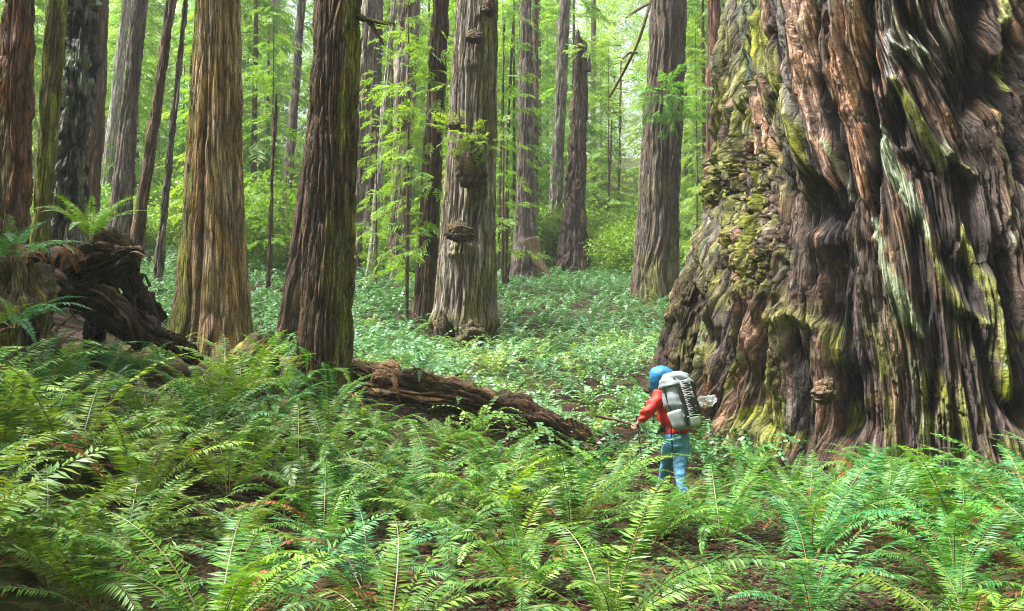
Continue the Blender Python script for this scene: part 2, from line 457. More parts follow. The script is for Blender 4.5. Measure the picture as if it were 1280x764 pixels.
def tree(kind, label, px, py, depth, tx, wb, wt, pal, seed, cat='tree', nth=120, nz=160, ext=1.6, group=None, sink=0.5, bow=0.0, tip=None, **kw):
    """one trunk standing at (px,py) in the photo at a given depth, passing tx at the picture's top; extends above the frame."""
    b = P(px, py, depth); b[2] = gz(b[0], b[1])
    t0 = P(px, py, depth); t = P(tx, 0, depth)
    d = t - t0; Hh = np.linalg.norm(d); d /= Hh
    rb, rt = wb * depth / F / 2, wt * depth / F / 2
    total = Hh * ext + sink
    path = [-d * sink]
    for q in (0.25, 0.5, 0.75, 1.0):
        pt = d * (total * q - sink); pt[0] += bow * math.sin(q * PI) * Hh
        path.append(pt)
    def rad(t):
        z = (t * total - sink) / Hh
        r = rb + (rt - rb) * np.clip(z, 0, None) ** 0.8
        return np.maximum(r, 0.25 * rt) * (1 - 0.5 * sstep(0.9, 1.0, t) if tip is None else tip(t))
    root = empty(kind, b)
    tag(root, label, cat, group)
    me = bark_mesh('trunk', path, rad, nth, nz, bark_disp(pal, seed, **kw))
    tr = link('trunk', me, root)
    return root, tr, d, Hh, (rb, rt)

LEFT = PI; CAMSIDE = -PI / 2
trees = {}
# --- big middle-distance redwoods
def golden_extra(TH, S, R, dr, col):
    # long dark seam up the face and a burnt hollow by the foot
    th = (TH + PI) % (2 * PI) - PI
    seam = np.exp(-((th - (-1.72 + 0.05 * np.sin(S * 1.3))) / 0.07) ** 2) * (1 - sstep(4.0, 6.5, S))
    dr = dr - 0.10 * seam; col = mixc(col, (0.07, 0.04, 0.022), 0.8 * seam)
    hol = np.exp(-((th - -2.05) / 0.22) ** 2) * np.exp(-((S - 0.9) / 0.75) ** 2)
    dr = dr - 0.22 * hol; col = mixc(col, (0.03, 0.018, 0.012), 0.85 * sstep(0.25, 0.8, hol))
    return dr, col
trees['golden'] = tree('redwood_tree', 'stout golden brown redwood trunk with a long seam and flared foot by the dark trunk', 265, 445, 17.0, 273, 90, 54, 'golden', 4,
     nth=260, nz=330, flare=0.26, hf=1.1, strip=0.10, amp=0.028, moss=0.8, mossh=1.3, mossdir=LEFT, extra=golden_extra, vlen=1.8)
trees['dark'] = tree('redwood_tree', 'dark brown furrowed redwood trunk rising in front of the other trees left of centre', 404, 492, 13.0, 422, 64, 58, 'dark', 12,
     nth=280, nz=420, flare=0.02, hf=0.7, strip=0.075, amp=0.035, moss=0.6, mossh=0.8, mossdir=-0.5, vlen=1.1)

def burl_extra(TH, S, R, dr, col):
    th = (TH + PI) % (2 * PI) - PI
    def bump(t0, s0, wt, ws, a, c=None, k=0.6):
        nonlocal dr, col
        # overhanging lip: soft above, sharp below
        dt = (th - t0) / wt; ds = (S - s0)
        g = np.exp(-dt ** 2) * np.where(ds > 0, np.exp(-(ds / (ws * 2.2)) ** 2), np.exp(-(ds / (ws * 0.55)) ** 2))
        g = g * (0.55 + 0.9 * fbm(th * 7, S * 9, 4, 77))
        dr = dr + a * g
        if c is not None: col = mixc(col, c, k * sstep(0.25, 0.7, g))
    # the burls, as heights above the foot
    bump(-1.62, 6.75, 0.42, 0.13, 0.08, (0.10, 0.075, 0.03))
    bump(-1.85, 4.85, 0.36, 0.12, 0.08, (0.09, 0.07, 0.03))
    bump(-1.35, 7.9, 0.22, 0.13, 0.10, (0.09, 0.06, 0.04))
    bump(-1.25, 3.95, 0.34, 0.40, 0.24, (0.06, 0.038, 0.022), 0.85)
    bump(-1.60, 2.60, 0.52, 0.20, 0.16, (0.14, 0.12, 0.05), 0.6)
    hol = np.exp(-((th + 1.22) / 0.20) ** 2) * np.exp(-((S - 3.25) / 0.42) ** 2)
    dr = dr - 0.16 * hol; col = mixc(col, (0.045, 0.03, 0.02), 0.8 * sstep(0.3, 0.8, hol))
    # burnt skirt and cavity at the foot
    foot = 1 - sstep(0.75, 1.05, S + 0.25 * (fbm(th * 4, S * 2, 3, 15) - 0.5) - 0.10 * np.abs(th + 1.4))
    dr = dr - 0.10 * foot * (np.abs(th + 1.5) < 1.5)
    cav = np.exp(-((th + 2.0) / 0.20) ** 2) * foot
    dr = dr - 0.25 * cav
    col = mixc(col, (0.075, 0.045, 0.030), 0.85 * foot); col = mixc(col, (0.018, 0.012, 0.009), 0.9 * cav)
    knob = np.exp(-((th + 1.40) / 0.40) ** 2) * np.exp(-((S - 0.65) / 0.33) ** 2) * (0.6 + 0.8 * fbm(th * 5, S * 6, 3, 25))
    dr = dr + 0.22 * knob
    skirt = np.exp(-((S - 1.1) / 0.22) ** 2) * (0.5 + fbm(th * 6, S * 3, 3, 35))
    col = mixc(col, MOSS, np.clip(0.8 * skirt, 0, 0.85)); dr = dr + 0.06 * skirt
    return dr, col
trees['burl'] = tree('redwood_tree', 'grey redwood in the centre with several burls and a burnt hollow foot', 579, 440, 22.0, 597, 80, 52, 'grey', 7,
     nth=300, nz=480, flare=0.10, hf=1.5, strip=0.095, amp=0.035, moss=0.75, mossh=2.0, mossdir=-0.3, extra=burl_extra, vlen=2.2)
def burl(parent, px, py, depth, w, h, seed, thick=.16, pal='brown', moss=.5):
    r = np.random.default_rng(seed); nu, nv = 64, 40
    U, Vv = np.meshgrid(np.linspace(0, 2 * PI, nu, endpoint=False), np.linspace(0, PI, nv))
    n = fbm(U / (2 * PI) * 8, Vv * 2.6, 4, seed, 8); ci, ce = cells(U / (2 * PI) * 9, Vv * 3, seed, 9)
    k = 0.72 + 0.5 * n + .14 * (ci - .5) - .12 * np.exp(-(ce / .2) ** 2)
    x = w / 2 * np.sin(Vv) * np.cos(U) * k; y = thick * np.sin(Vv) * np.sin(U) * k; zz_ = h / 2 * np.cos(Vv) * k
    zz_ = np.where(zz_ < 0, zz_ * .8, zz_ * (1 + .4 * np.clip(-np.sin(U), 0, 1)))
    c1, c2, c3 = (np.array(c) for c in PAL[pal])
    col = mixc(mixc(c1, c2, n), c3, np.exp(-(ce / .22) ** 2))
    col = mixc(col, MOSS, moss * sstep(.4, .6, fbm(U / (2 * PI) * 6, Vv * 3 + 5, 3, seed + 4, 6)) * (np.cos(Vv) > -.2))
    i = np.arange((nv - 1) * nu); rr, c = i // nu, i % nu; cc = (c + 1) % nu
    me = mesh_np('burl', np.stack([x, y, zz_], -1).reshape(-1, 3), np.stack([rr * nu + c, (rr + 1) * nu + c, (rr + 1) * nu + cc, rr * nu + cc], -1), True)
    set_attr(me, 'col', np.clip(col.reshape(-1, 3), .003, 1)); set_attr(me, 'flow', np.stack([x + y, zz_ * 4, 0 * x], -1).reshape(-1, 3), 'FLOAT_VECTOR')
    me.materials.append(M_BARK)
    return link('burl', me, parent, P(px, py, depth) - np.array(parent.location))
BT = trees['burl'][0]
for q in ((593, 48, 21.35, .44, .30, 1, .15), (571, 158, 21.2, .40, .28, 2, .15), (611, 12, 21.6, .36, .42, 3, .16), (589, 212, 21.2, .72, 1.05, 4, .26), (575, 292, 21.1, .70, .46, 5, .20), (590, 425, 21.0, .80, .62, 6, .36), (552, 415, 21.25, .34, .8, 7, .2)):
    burl(BT, *q, pal='dark', moss=.5)
trees['right'] = tree('redwood_tree', 'tall brown redwood with a leafy sprig, left of the giant trunk', 817, 378, 30.0, 836, 54, 46, 'taupe', 23,
     nth=180, nz=240, flare=0.16, hf=1.4, strip=0.14, amp=0.05, moss=0.5, mossh=2.2, vlen=2.2)
trees['companion'] = tree('redwood_tree', 'dark slender trunk tucked against the left side of the grey burled tree', 531, 402, 25.0, 551, 27, 22, 'dark', 31,
     nth=110, nz=180, flare=0.10, hf=1.2, strip=0.10, amp=0.035)
trees['mid'] = tree('redwood_tree', 'straight purplish brown trunk with a dead root spur right of the burled tree', 656, 354, 38.0, 658, 29, 15, 'far', 41,
     nth=100, nz=160, flare=0.25, hf=1.6, strip=0.16, amp=0.05, moss=0.3, mossh=1.0)
trees['moss_pale'] = tree('mossy_tree', 'pale grey trunk dotted with lime moss cushions behind the broken snag', 691, 308, 48.0, 705, 18, 15, 'far', 43,
     nth=80, nz=160, flare=0.1, strip=0.2, amp=0.04, moss=0.0, lich=0.6)
def snag_tip(t): return np.ones_like(t)
def snag_extra(TH, S, R, dr, col):
    col = mixc(col, (0.022, 0.015, 0.013), 0.75 * sstep(0.42, 0.6, fbm(TH * 3, S * 0.4, 4, 90)))
    return dr, col
# the broken snag is built by hand: its top ends in splinters
def build_snag():
    depth = 43.0
    b = P(715, 345, depth); b[2] = gz(b[0], b[1])
    root = empty('broken_snag', b); tag(root, 'dark broken off snag with a jagged splintered top and sprouting twigs', 'snag')
    H = (345 - 78) / F * depth
    top = P(726, 78, depth) - P(715, 345, depth)
    base = bark_disp('dark', 47, strip=0.2, amp=0.09, flare=0.35, hf=1.3, moss=0.3, extra=snag_extra)
    me = bark_mesh('trunk', [-top * 0.05, top * 0.33, top * 0.66, top], lambda t: (36 - 21 * t) * depth / F / 2, 110, 150, base)
    # jag the top ring upward / downward
    co = np.zeros(len(me.vertices) * 3, np.float32); me.vertices.foreach_get('co', co); co = co.reshape(-1, 3)
    ztop = top[2]
    ang = np.arctan2(co[:, 1] - top[1], co[:, 0] - top[0])
    k = sstep(ztop - 2.6, ztop, co[:, 2])
    jag = (vnoise(ang * 2.6 + 20, np.zeros_like(ang), 3) - 0.70) * 5.5
    co[:, 2] += k * jag
    me.vertices.foreach_set('co', co.ravel()); me.update()
    link('trunk', me, root)
    for k, (dx, h) in enumerate([(-0.18, 1.1), (0.12, 1.5), (0.3, 0.8)]):
        p0 = top + np.array([dx, -0.1, -0.5])
        sp = bark_mesh('splinter', [p0, p0 + np.array([0.04, 0, h * 0.6]), p0 + np.array([0.09, 0, h])], lambda t: 0.14 * (1 - t) + 0.008, 10, 14, bark_disp('dark', 50 + k, strip=0.05, amp=0.02))
        link('splinter', sp, root)
    return root, top
snag_root, snag_top = build_snag()

# --- thinner trunks: (kind, label, px, py, depth, topx, wbase, wtop, palette)
THIN = [
 ('redwood_tree', 'reddish trunk with mossy foot at the left edge of the photo', 8, 300, 17.0, 22, 52, 40, 'red', dict(moss=0.9, mossh=2.0, flare=0.12, amp=0.05, rough=0.10, nth=160, nz=220, lich=0.2)),
 ('mossy_tree', 'olive moss covered leaning trunk beside the charred one', 47, 300, 16.5, 66, 24, 24, 'brown', dict(moss=1.0, mossh=30.0, amp=0.03, nth=120, nz=200, flare=0.06)),
 ('charred_tree', 'charred black craggy trunk with silvery streaks', 77, 305, 19.0, 99, 48, 42, 'char', dict(amp=0.09, strip=0.16, rough=0.22, nth=180, nz=300, flare=0.1, lich=0.5, vlen=0.9)),
 ('redwood_tree', 'brown straight trunk just right of the charred one', 108, 320, 27.0, 122, 24, 28, 'brown', dict()),
 ('redwood_tree', 'slim pale trunk between two browner trunks on the left', 124, 310, 42.0, 158, 15, 13, 'pale', dict()),
 ('redwood_tree', 'leaning purplish brown trunk, thickest of the slanting three', 141, 330, 26.0, 173, 25, 21, 'far', dict()),
 ('redwood_tree', 'dark slanting trunk that leans right behind the upturned root', 163, 335, 23.0, 211, 17, 13, 'brown', dict()),
 ('slender_tree', 'thinnest slanting stem left of the golden trunk', 194, 374, 23.5, 232, 10, 7, 'far', dict(nth=40)),
 ('redwood_tree', 'whitish far trunk showing between the golden and the dark trunk', 323, 300, 62.0, 344, 17, 13, 'pale', dict()),
 ('redwood_tree', 'dark grey slender trunk close to the left of the dark furrowed one', 353, 330, 36.0, 377, 14, 11, 'far', dict()),
 ('redwood_tree', 'dark trunk half hidden behind the dark furrowed one', 360, 400, 19.5, 412, 30, 24, 'dark', dict(nth=100, nz=160)),
 ('redwood_tree', 'broad grey ribbed trunk right of the dark furrowed one', 440, 350, 35.0, 463, 21, 18, 'grey', dict(nth=90, amp=0.06, strip=0.2)),
 ('redwood_tree', 'grey brown trunk second in the row behind the sapling', 460, 350, 37.0, 472, 18, 16, 'far', dict(nth=80)),
 ('redwood_tree', 'thin trunk slanting right in the row behind the sapling', 463, 350, 33.0, 492, 12, 8, 'pale', dict(nth=50)),
 ('redwood_tree', 'broad ribbed grey trunk behind the sapling, left of the slender dark one', 497, 350, 33.0, 511, 25, 29, 'grey', dict(nth=110, amp=0.07, strip=0.22)),
 ('slender_tree', 'dark thin stem with a slight bow right of the burled tree', 634, 340, 33.0, 642, 6, 3, 'dark', dict(nth=24, bow=-0.012, ext=1.0)),
 ('slender_tree', 'twin thin stem beside the bowed dark one', 622, 330, 40.0, 631, 4, 3, 'dark', dict(nth=20, ext=1.0)),
 ('redwood_tree', 'narrow dark trunk close behind the purplish straight one', 668, 340, 47.0, 669, 11, 9, 'brown', dict(nth=50)),
 ('redwood_tree', 'far grey trunk showing behind the moss dotted one', 683, 300, 62.0, 711, 8, 7, 'far', dict(nth=40)),
 ('redwood_tree', 'reddish brown trunk squeezed between the sprigged redwood and the giant', 888, 330, 33.0, 892, 18, 17, 'red', dict(nth=90)),
 ('bare_sapling', 'taller of the two bare twiggy stems in the bright gap', 772, 290, 52.0, 777, 4, 3, 'brown', dict(nth=16, ext=0.85)),
 ('bare_sapling', 'shorter bare twiggy stem in the bright gap', 757, 290, 50.0, 770, 4, 2, 'brown', dict(nth=16, ext=0.62)),
 ('redwood_tree', 'far faint trunk low in the bright gap', 741, 290, 75.0, 742, 7, 7, 'far', dict(nth=30)),
 ('redwood_tree', 'far brown trunk standing beyond the snag on its left', 697, 290, 70.0, 699, 9, 8, 'far', dict(nth=30)),
 ('slender_tree', 'dark thin stem just right of the golden trunk', 335, 340, 27.0, 349, 6, 4, 'dark', dict(nth=20, ext=0.75)),
 ('slender_tree', 'dark thin stem between the slanting trunks', 160, 330, 30.0, 176, 6, 5, 'dark', dict(nth=20)),
 ('slender_tree', 'thin dark stem beside the left flank of the golden trunk', 236, 330, 34.0, 240, 5, 4, 'dark', dict(nth=20, ext=0.8)),
]
for i, (kind, lab, px, py, dp, tx, wb, wt, pal, kw) in enumerate(THIN):
    kw = dict(kw); nth = kw.pop('nth', 70); nz = kw.pop('nz', 120)
    kw.setdefault('strip', 0.14); kw.setdefault('amp', 0.035); kw.setdefault('flare', 0.08 if wb > 9 else 0.02)
    kw.setdefault('moss', 0.25)
    trees[lab] = tree(kind, lab, px, py, dp, tx, wb, wt, pal, 100 + i * 3, nth=nth, nz=nz, **kw)

# ------------------------------------------------------------------ the giant redwood
def build_giant():
    D0, CX = 16.0, 1160.0
    ax = P(CX, 436, D0); axx, axy = ax[0], ax[1]
    zb = min(gz(axx - 4, axy), gz(axx, axy - 4)) - 0.5
    face = math.atan2(-axy, -axx)                     # towards the camera
    ys = np.array([-900, -300, 0, 60, 147, 230, 283, 330, 365, 450, 600, 760])
    rp = np.array([205, 238, 257, 262, 268, 279, 301, 313, 324, 336, 348, 356]) / F * 15.5
    def yrow(z): return 436 - (z - 1.85) / 12.6 * F    # photo height of a point on the near face
    ztop_f = 7.6
    z = np.r_[np.linspace(zb, ztop_f, 560), np.linspace(ztop_f, 17, 60)[1:]]
    LY = np.array([-900, -300, 0, 100, 200, 300, 400, 500, 620, 760])
    LINES = [
        [700, 690, 690, 680, 660, 620, 580, 560, 550, 545],
        [905, 903, 903, 897, 880, 862, 822, 800, 785, 775],
        [925, 925, 925, 912, 905, 888, 868, 858, 850, 845],
        [935, 938, 940, 935, 925, 915, 905, 900, 893, 890],
        [940, 946, 950, 962, 958, 952, 945, 938, 930, 925],
        [942, 952, 962, 980, 1000, 1000, 992, 985, 978, 970],
        [960, 985, 1000, 1016, 1036, 1040, 1044, 1052, 1052, 1050],
        [985, 1015, 1040, 1056, 1072, 1076, 1080, 1092, 1098, 1100],
        [1015, 1055, 1082, 1095, 1112, 1128, 1140, 1148, 1152, 1155],
        [1040, 1090, 1120, 1150, 1180, 1190, 1196, 1202, 1206, 1210],
        [1070, 1125, 1165, 1200, 1228, 1238, 1246, 1254, 1258, 1262],
        [1110, 1175, 1222, 1256, 1280, 1292, 1304, 1312, 1318, 1322],
        [1180, 1260, 1300, 1330, 1350, 1365, 1375, 1385, 1392, 1396],
        [1500, 1580, 1610, 1630, 1650, 1660, 1670, 1680, 1690, 1690],
    ]
    qv = (np.array([a[5] for a in LINES], float) - CX) / 306.0
    angv = np.where(np.abs(qv) < .94, np.arcsin(np.clip(qv, -.94, .94)), np.sign(qv) * (1.2226 + (np.abs(qv) - .94) / .342))
    sv = angv * 3.9
    dv = D0 - 3.9 * np.cos(np.clip(angv, -1.6, 1.6))
    sg = np.linspace(-1.9 * 3.9, 1.9 * 3.9, 1150); nb = 70; tb = np.linspace(0, 1, nb + 2)[1:-1]
    PH = np.zeros((len(z), len(sg) + nb))
    for i, zz_ in enumerate(z):      # every column of the mesh follows one line of the grain
        yl = 436 - (zz_ - 1.85) / dv * F
        xl = np.array([np.interp(y_, LY, np.array(a, float)) for y_, a in zip(yl, LINES)])
        xl = np.maximum.accumulate(xl + np.arange(len(xl)) * 1e-3)
        rpx_ = np.interp(436 - (zz_ - 1.85) / 14.0 * F, ys, rp) / 15.5 * F
        e = (np.interp(sg, sv, xl) - CX) / rpx_
        ph_ = np.where(np.abs(e) < .9397, np.arcsin(np.clip(e, -.9397, .9397)), np.sign(e) * (1.2217 + (np.abs(e) - .9397) / .342))
        ph_ = np.clip(ph_, -2.6, 2.6) + np.linspace(0, 1e-3, len(sg))
        PH[i, :len(sg)] = ph_; PH[i, len(sg):] = ph_[-1] + (ph_[0] + 2 * PI - ph_[-1]) * tb
    k = np.ones(9) / 9
    Pp = np.pad(PH, ((4, 4), (0, 0)), mode='edge'); PH = sum(Pp[j:j + len(z)] for j in range(9)) / 9
    Z = np.repeat(z[:, None], PH.shape[1], 1)
    S = np.repeat(np.r_[sg, sg[-1] + tb * (2 * PI - 3.8) * 3.9][None], len(z), 0)
    ph = PH[0]
    PHs = (PH + PI) % (2 * PI) - PI
    Rn = np.interp(yrow(Z).ravel(), ys, rp).reshape(Z.shape)
    nx = axx + Rn * np.cos(face + PHs); ny = axy + Rn * np.sin(face + PHs)
    # photo position of the smooth trunk surface (only used to lay out the ribs and cracks seen in the photo)
    px, py = project(np.stack([nx, ny, Z], -1))
    front = np.abs(PHs) < 1.62
    rpx = np.interp(py, ys, rp) / 15.5 * F
    S = S + (fbm(S * 1.6, Z * 0.33, 4, 2) - 0.5) * 0.30
    # fibrous ribs at four scales, following the flow of the grain
    n1 = vnoise(S * 2.2, Z * 0.28 + 4, 1); n2 = vnoise(S * 5.2, Z * 0.55 + 9, 5)
    n3 = vnoise(S * 13, Z * 1.1, 9); n4 = vnoise(S * 31, Z * 2.0, 13)
    rid = lambda n, w: np.exp(-((n - 0.5) / w) ** 2)
    wS = S + (fbm(S * 9, Z * 1.2, 3, 44) - .5) * .07; wZ = Z + (fbm(S * 6 + 3, Z * 2.5, 3, 46) - .5) * .5
    i1, e1 = cells(wS * 2.6, wZ * 0.26, 51); i2, e2 = cells(wS * 7.5, wZ * 0.40, 53); i3, e3 = cells(wS * 19, wZ * 1.9, 57)
    n5 = vnoise(S * 24 + 7, Z * 0.8, 15); n6 = vnoise(S * 42 + 2, Z * 1.5, 18)
    ck = lambda e, w: np.exp(-(e / w) ** 2)
    dr = (n1 - 0.5) * 0.10 - 0.12 * rid(n1, 0.05) + (n2 - 0.5) * 0.03 - 0.07 * rid(n2, 0.08) - 0.03 * rid(n3, 0.10)
    dr = dr + (i1 - .5) * .08 - .10 * ck(e1, .06) + (i2 - .5) * .04 - .065 * ck(e2, .13) + (i3 - .5) * .022 - .014 * ck(e3, .16)
    s1 = saw(S * 2.7 + 1.6 * (fbm(S * .9, Z * .30, 3, 101) - .5)); s2 = saw(-S * 7.5 + 2.2 * (fbm(S * 2.4, Z * .5, 3, 103) - .5)); s3 = saw(S * 19 + 2.4 * (fbm(S * 6, Z * .9, 3, 107) - .5))
    dr = dr + .17 * s1 + .13 * s2 + .065 * s3
    dr = dr + (fbm(S * 6.0, Z * 2.2, 4, 33) - 0.5) * 0.07 - .055 * rid(n5, .11) - .025 * rid(n6, .14)
    # bark colour, darker along the grooves
    T1 = fbm(S * 4.0, Z * 0.9, 4, 17); T2 = fbm(S * 10, Z * 2.0, 4, 19); T3 = fbm(S * 1.1, Z * 0.5, 3, 23)
    tan = np.array((0.32, 0.175, 0.10)); red = np.array((0.115, 0.052, 0.030)); grey = np.array((0.23, 0.19, 0.15)); deep = np.array((0.030, 0.017, 0.011))
    col = mixc(red, tan, np.clip(sstep(0.42, 0.64, T1) + (i2 - .5) * .7 + (i3 - .5) * .4, 0, 1)); col = mixc(col, grey, np.clip(0.8 * sstep(0.50, 0.68, T2) + (i3 - .6) * .5, 0, .9))
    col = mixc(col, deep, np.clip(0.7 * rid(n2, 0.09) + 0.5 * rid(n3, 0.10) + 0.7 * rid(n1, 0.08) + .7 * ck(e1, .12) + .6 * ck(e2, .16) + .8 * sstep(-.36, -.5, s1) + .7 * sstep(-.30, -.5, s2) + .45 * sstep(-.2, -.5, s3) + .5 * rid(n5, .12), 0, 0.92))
    fine = fbm(S * 16, Z * 9, 4, 29)
    col = mixc(col, (0.05, 0.035, 0.03), 0.85 * sstep(0.54, 0.66, T3))

    wx = px + (fbm(S * 4.5, Z * .9, 3, 3) - 0.5) * 20; wy = py + (fbm(S * 6 + 9, Z * .6, 2, 8) - 0.5) * 70
    def line(pts, w0, w1):
        best = np.full(Z.shape, 1e9); n = len(pts) - 1
        for i in range(n):
            a, b = np.array(pts[i], float), np.array(pts[i + 1], float)
            ab = b - a; t = np.clip(((wx - a[0]) * ab[0] + (wy - a[1]) * ab[1]) / (ab @ ab), 0, 1)
            d = np.hypot(wx - a[0] - t * ab[0], wy - a[1] - t * ab[1])
            w = w0 + (w1 - w0) * (i + t) / n
            best = np.minimum(best, d / w)
        return np.exp(-best ** 2) * front
    black = np.array((0.012, 0.009, 0.009)); moss = np.array((0.125, 0.13, 0.018)); lime = np.array((0.17, 0.175, 0.035)); mint = np.array((0.24, 0.29, 0.18)); pink = np.array((0.34, 0.205, 0.135))
    olive = np.array((0.085, 0.075, 0.018)); teal = np.array((0.03, 0.05, 0.042)); gry = np.array((0.30, 0.28, 0.25))
    FEAT = [  # points, widths, displacement (m), colour, strength
     ([(903, -40), (901, 137), (883, 220), (869, 267)], 7, 7, 0.06, lime * 0.6, 0.6),
     ([(918, -40), (920, 120), (912, 200)], 7, 9, -0.25, teal, 0.9),
     ([(936, -60), (936, 60), (934, 95)], 9, 6, -0.30, teal, 0.9),
     ([(926, -40), (927, 110)], 6, 6, 0.05, mint * 0.55, 0.7),
     ([(938, 98), (922, 130), (915, 189), (900, 240)], 6, 9, 0.16, moss, 0.8),
     ([(934, 20), (942, 43), (958, 102), (981, 149), (997, 189), (1009, 220)], 9, 10, 0.09, moss * 1.15, 0.85),
     ([(960, 55), (975, 110), (1000, 160), (1015, 205), (1022, 235)], 5, 9, -0.18, black, 0.95),
     ([(962, -60), (974, 78), (984, 130), (994, 160)], 9, 7, 0.02, gry * .7, 0.6),
     ([(940, 125), (952, 160), (962, 190)], 9, 9, 0.05, tan, 0.8),
     ([(965, 140), (975, 190), (985, 230)], 6, 8, -0.22, black, 0.85),
     ([(992, -60), (997, 0), (1005, 98), (1028, 165), (1041, 225)], 12, 9, 0.14, pink, 0.85),
     ([(1014, -40), (1016, 60), (1028, 120), (1050, 190), (1062, 250)], 5, 12, -0.26, black, 0.9),
     ([(1036, -60), (1048, 40), (1060, 157), (1072, 236)], 16, 14, 0.16, tan * 1.1, 0.85),
     ([(1028, 170), (1044, 210), (1052, 240)], 4, 5, 0.06, mint * 0.8, 0.8),
     ([(1087, -60), (1087, 118), (1097, 165), (1091, 236), (1085, 280)], 6, 8, -0.26, black, 0.9),
     ([(1072, -40), (1074, 40), (1080, 100)], 7, 7, 0.08, tan, 0.7),
     ([(1108, -20), (1112, 60), (1112, 100)], 9, 8, 0.10, gry * 0.8, 0.7),
     ([(1116, 110), (1120, 140), (1124, 170)], 9, 8, -0.42, black, 1.0),
     ([(1120, 40), (1138, 43), (1170, 79), (1180, 95)], 5, 5, 0.16, mint * 0.8, 0.85),
     ([(1118, 90), (1124, 106), (1154, 157), (1185, 196), (1217, 220)], 7, 5, 0.30, lime * 0.75, 0.9),
     ([(1115, -40), (1130, 0), (1170, 63), (1197, 102), (1205, 125)], 7, 12, -0.34, black, 0.95),
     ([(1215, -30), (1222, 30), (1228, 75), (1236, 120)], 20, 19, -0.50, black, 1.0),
     ([(1140, 80), (1160, 120), (1190, 170)], 10, 9, 0.02, tan * 0.85, 0.6),
     ([(1099, 169), (1119, 212), (1138, 255), (1158, 290)], 9, 8, 0.16, mint, 0.85),
     ([(1088, 270), (1105, 310), (1118, 347), (1149, 409)], 12, 9, 0.16, mint * 0.9, 0.8),
     ([(1140, 200), (1165, 240), (1190, 290)], 9, 9, -0.22, black, 0.85),
     ([(1205, 225), (1221, 298), (1230, 330)], 9, 9, -0.30, black, 0.9),
     ([(1262, 60), (1268, 130), (1284, 210)], 13, 16, -0.45, black, 1.0),
     ([(1252, -20), (1264, 60), (1276, 105)], 4, 4, 0.12, lime, 0.8),
     ([(1250, 120), (1256, 170), (1268, 240)], 6, 6, 0.08, olive, 0.6),
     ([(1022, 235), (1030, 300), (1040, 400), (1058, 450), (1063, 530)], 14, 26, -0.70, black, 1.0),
     ([(1010, 245), (1005, 270)], 12, 10, -0.40, black, 0.9),
     ([(1140, 280), (1149, 369), (1167, 414), (1171, 458), (1167, 511)], 8, 8, -0.30, black, 0.95),
     ([(1162, 300), (1198, 378), (1229, 414)], 8, 7, 0.24, lime * 0.8, 0.9),
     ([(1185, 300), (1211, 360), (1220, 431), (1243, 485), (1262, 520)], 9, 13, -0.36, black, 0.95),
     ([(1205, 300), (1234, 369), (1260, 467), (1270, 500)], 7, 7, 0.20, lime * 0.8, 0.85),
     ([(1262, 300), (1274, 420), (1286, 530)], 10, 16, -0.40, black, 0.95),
     ([(858, 350), (862, 440), (852, 500)], 6, 7, -0.22, black, 0.8),
     ([(905, 330), (912, 420), (925, 520)], 6, 6, -0.22, black, 0.8),
     ([(948, 400), (954, 450), (962, 540)], 9, 8, -0.26, black, 0.8),
     ([(985, 440), (1000, 520), (1010, 570)], 7, 8, -0.22, black, 0.75),
     ([(970, 390), (991, 400), (1026, 425), (1036, 470)], 9, 9, 0.11, moss, 0.65),
     ([(880, 300), (885, 400), (890, 480)], 9, 7, 0.12, olive, 0.6),
     ([(930, 300), (935, 400), (920, 520), (905, 590)], 10, 9, 0.16, tan * 0.7, 0.6),
     ([(960, 300), (975, 380), (968, 470), (945, 570), (930, 610)], 9, 9, 0.14, olive, 0.5),
    ]
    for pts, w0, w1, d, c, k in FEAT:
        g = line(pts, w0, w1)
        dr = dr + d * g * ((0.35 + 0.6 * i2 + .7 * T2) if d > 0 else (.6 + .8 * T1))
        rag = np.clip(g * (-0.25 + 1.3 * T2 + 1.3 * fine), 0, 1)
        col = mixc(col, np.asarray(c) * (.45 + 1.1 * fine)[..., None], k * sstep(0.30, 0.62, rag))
    # blocky mossy bark low on the left flank
    def blob(x0, y0, rx, ry): return sstep(1.15, 0.55, np.hypot((wx - x0) / rx, (wy - y0) / ry)) * front
    blk = np.maximum(np.maximum(blob(930, 245, 50, 80), blob(950, 315, 44, 60)), .7 * blob(1140, 505, 75, 50)) * sstep(.3, .55, fbm(S * 2.5, Z * 1.1, 3, 73))
    bi, be = cells(wS * 6.5 + .4 * fbm(S * 9, Z * 9, 3, 4), wZ * 2.7, 61); bi2, be2 = cells(wS * 15, wZ * 8, 67)
    dr = dr + blk * (0.12 * (bi - 0.5) - 0.12 * ck(be, .12) + 0.06 * (bi2 - 0.5) - .05 * ck(be2, .16) + 0.08)
    col = mixc(col, deep * .7, blk * .85 * ck(be, .15))
    mossmask = np.clip(blk * sstep(0.42, 0.55, fbm(S * 7, Z * 6.0, 4, 71) + (bi - .5) * .25) * (1 - .8 * ck(be, .15)), 0, 1)
    col = mixc(col, mixc(moss, lime, sstep(0.5, 0.7, T2)), 0.9 * mossmask)
    low = np.maximum(sstep(3.4, 1.0, Z), sstep(-.35, -.9, PHs)) * sstep(0.44, 0.60, fbm(S * 4, Z * 2.2, 4, 81)) * sstep(0.3, 0.6, i2)
    col = mixc(col, moss, 0.8 * low)
    lk = sstep(0.2, .5, e2) * sstep(0.57, 0.68, fbm(S * 7, Z * 3, 4, 91)) * (1 - sstep(0.4, 0.8, blk)) * sstep(-0.15, 0.1, dr)
    col = mixc(col, mint * 0.75, 0.6 * lk)
    # root flare and lobes at the foot
    lob = vnoise(S * 1.1, np.zeros_like(S) + 0.3, 99)
    dr = dr + np.exp(-np.maximum(Z - zb - 0.4, 0) / 0.55) * (0.15 + 0.55 * lob)
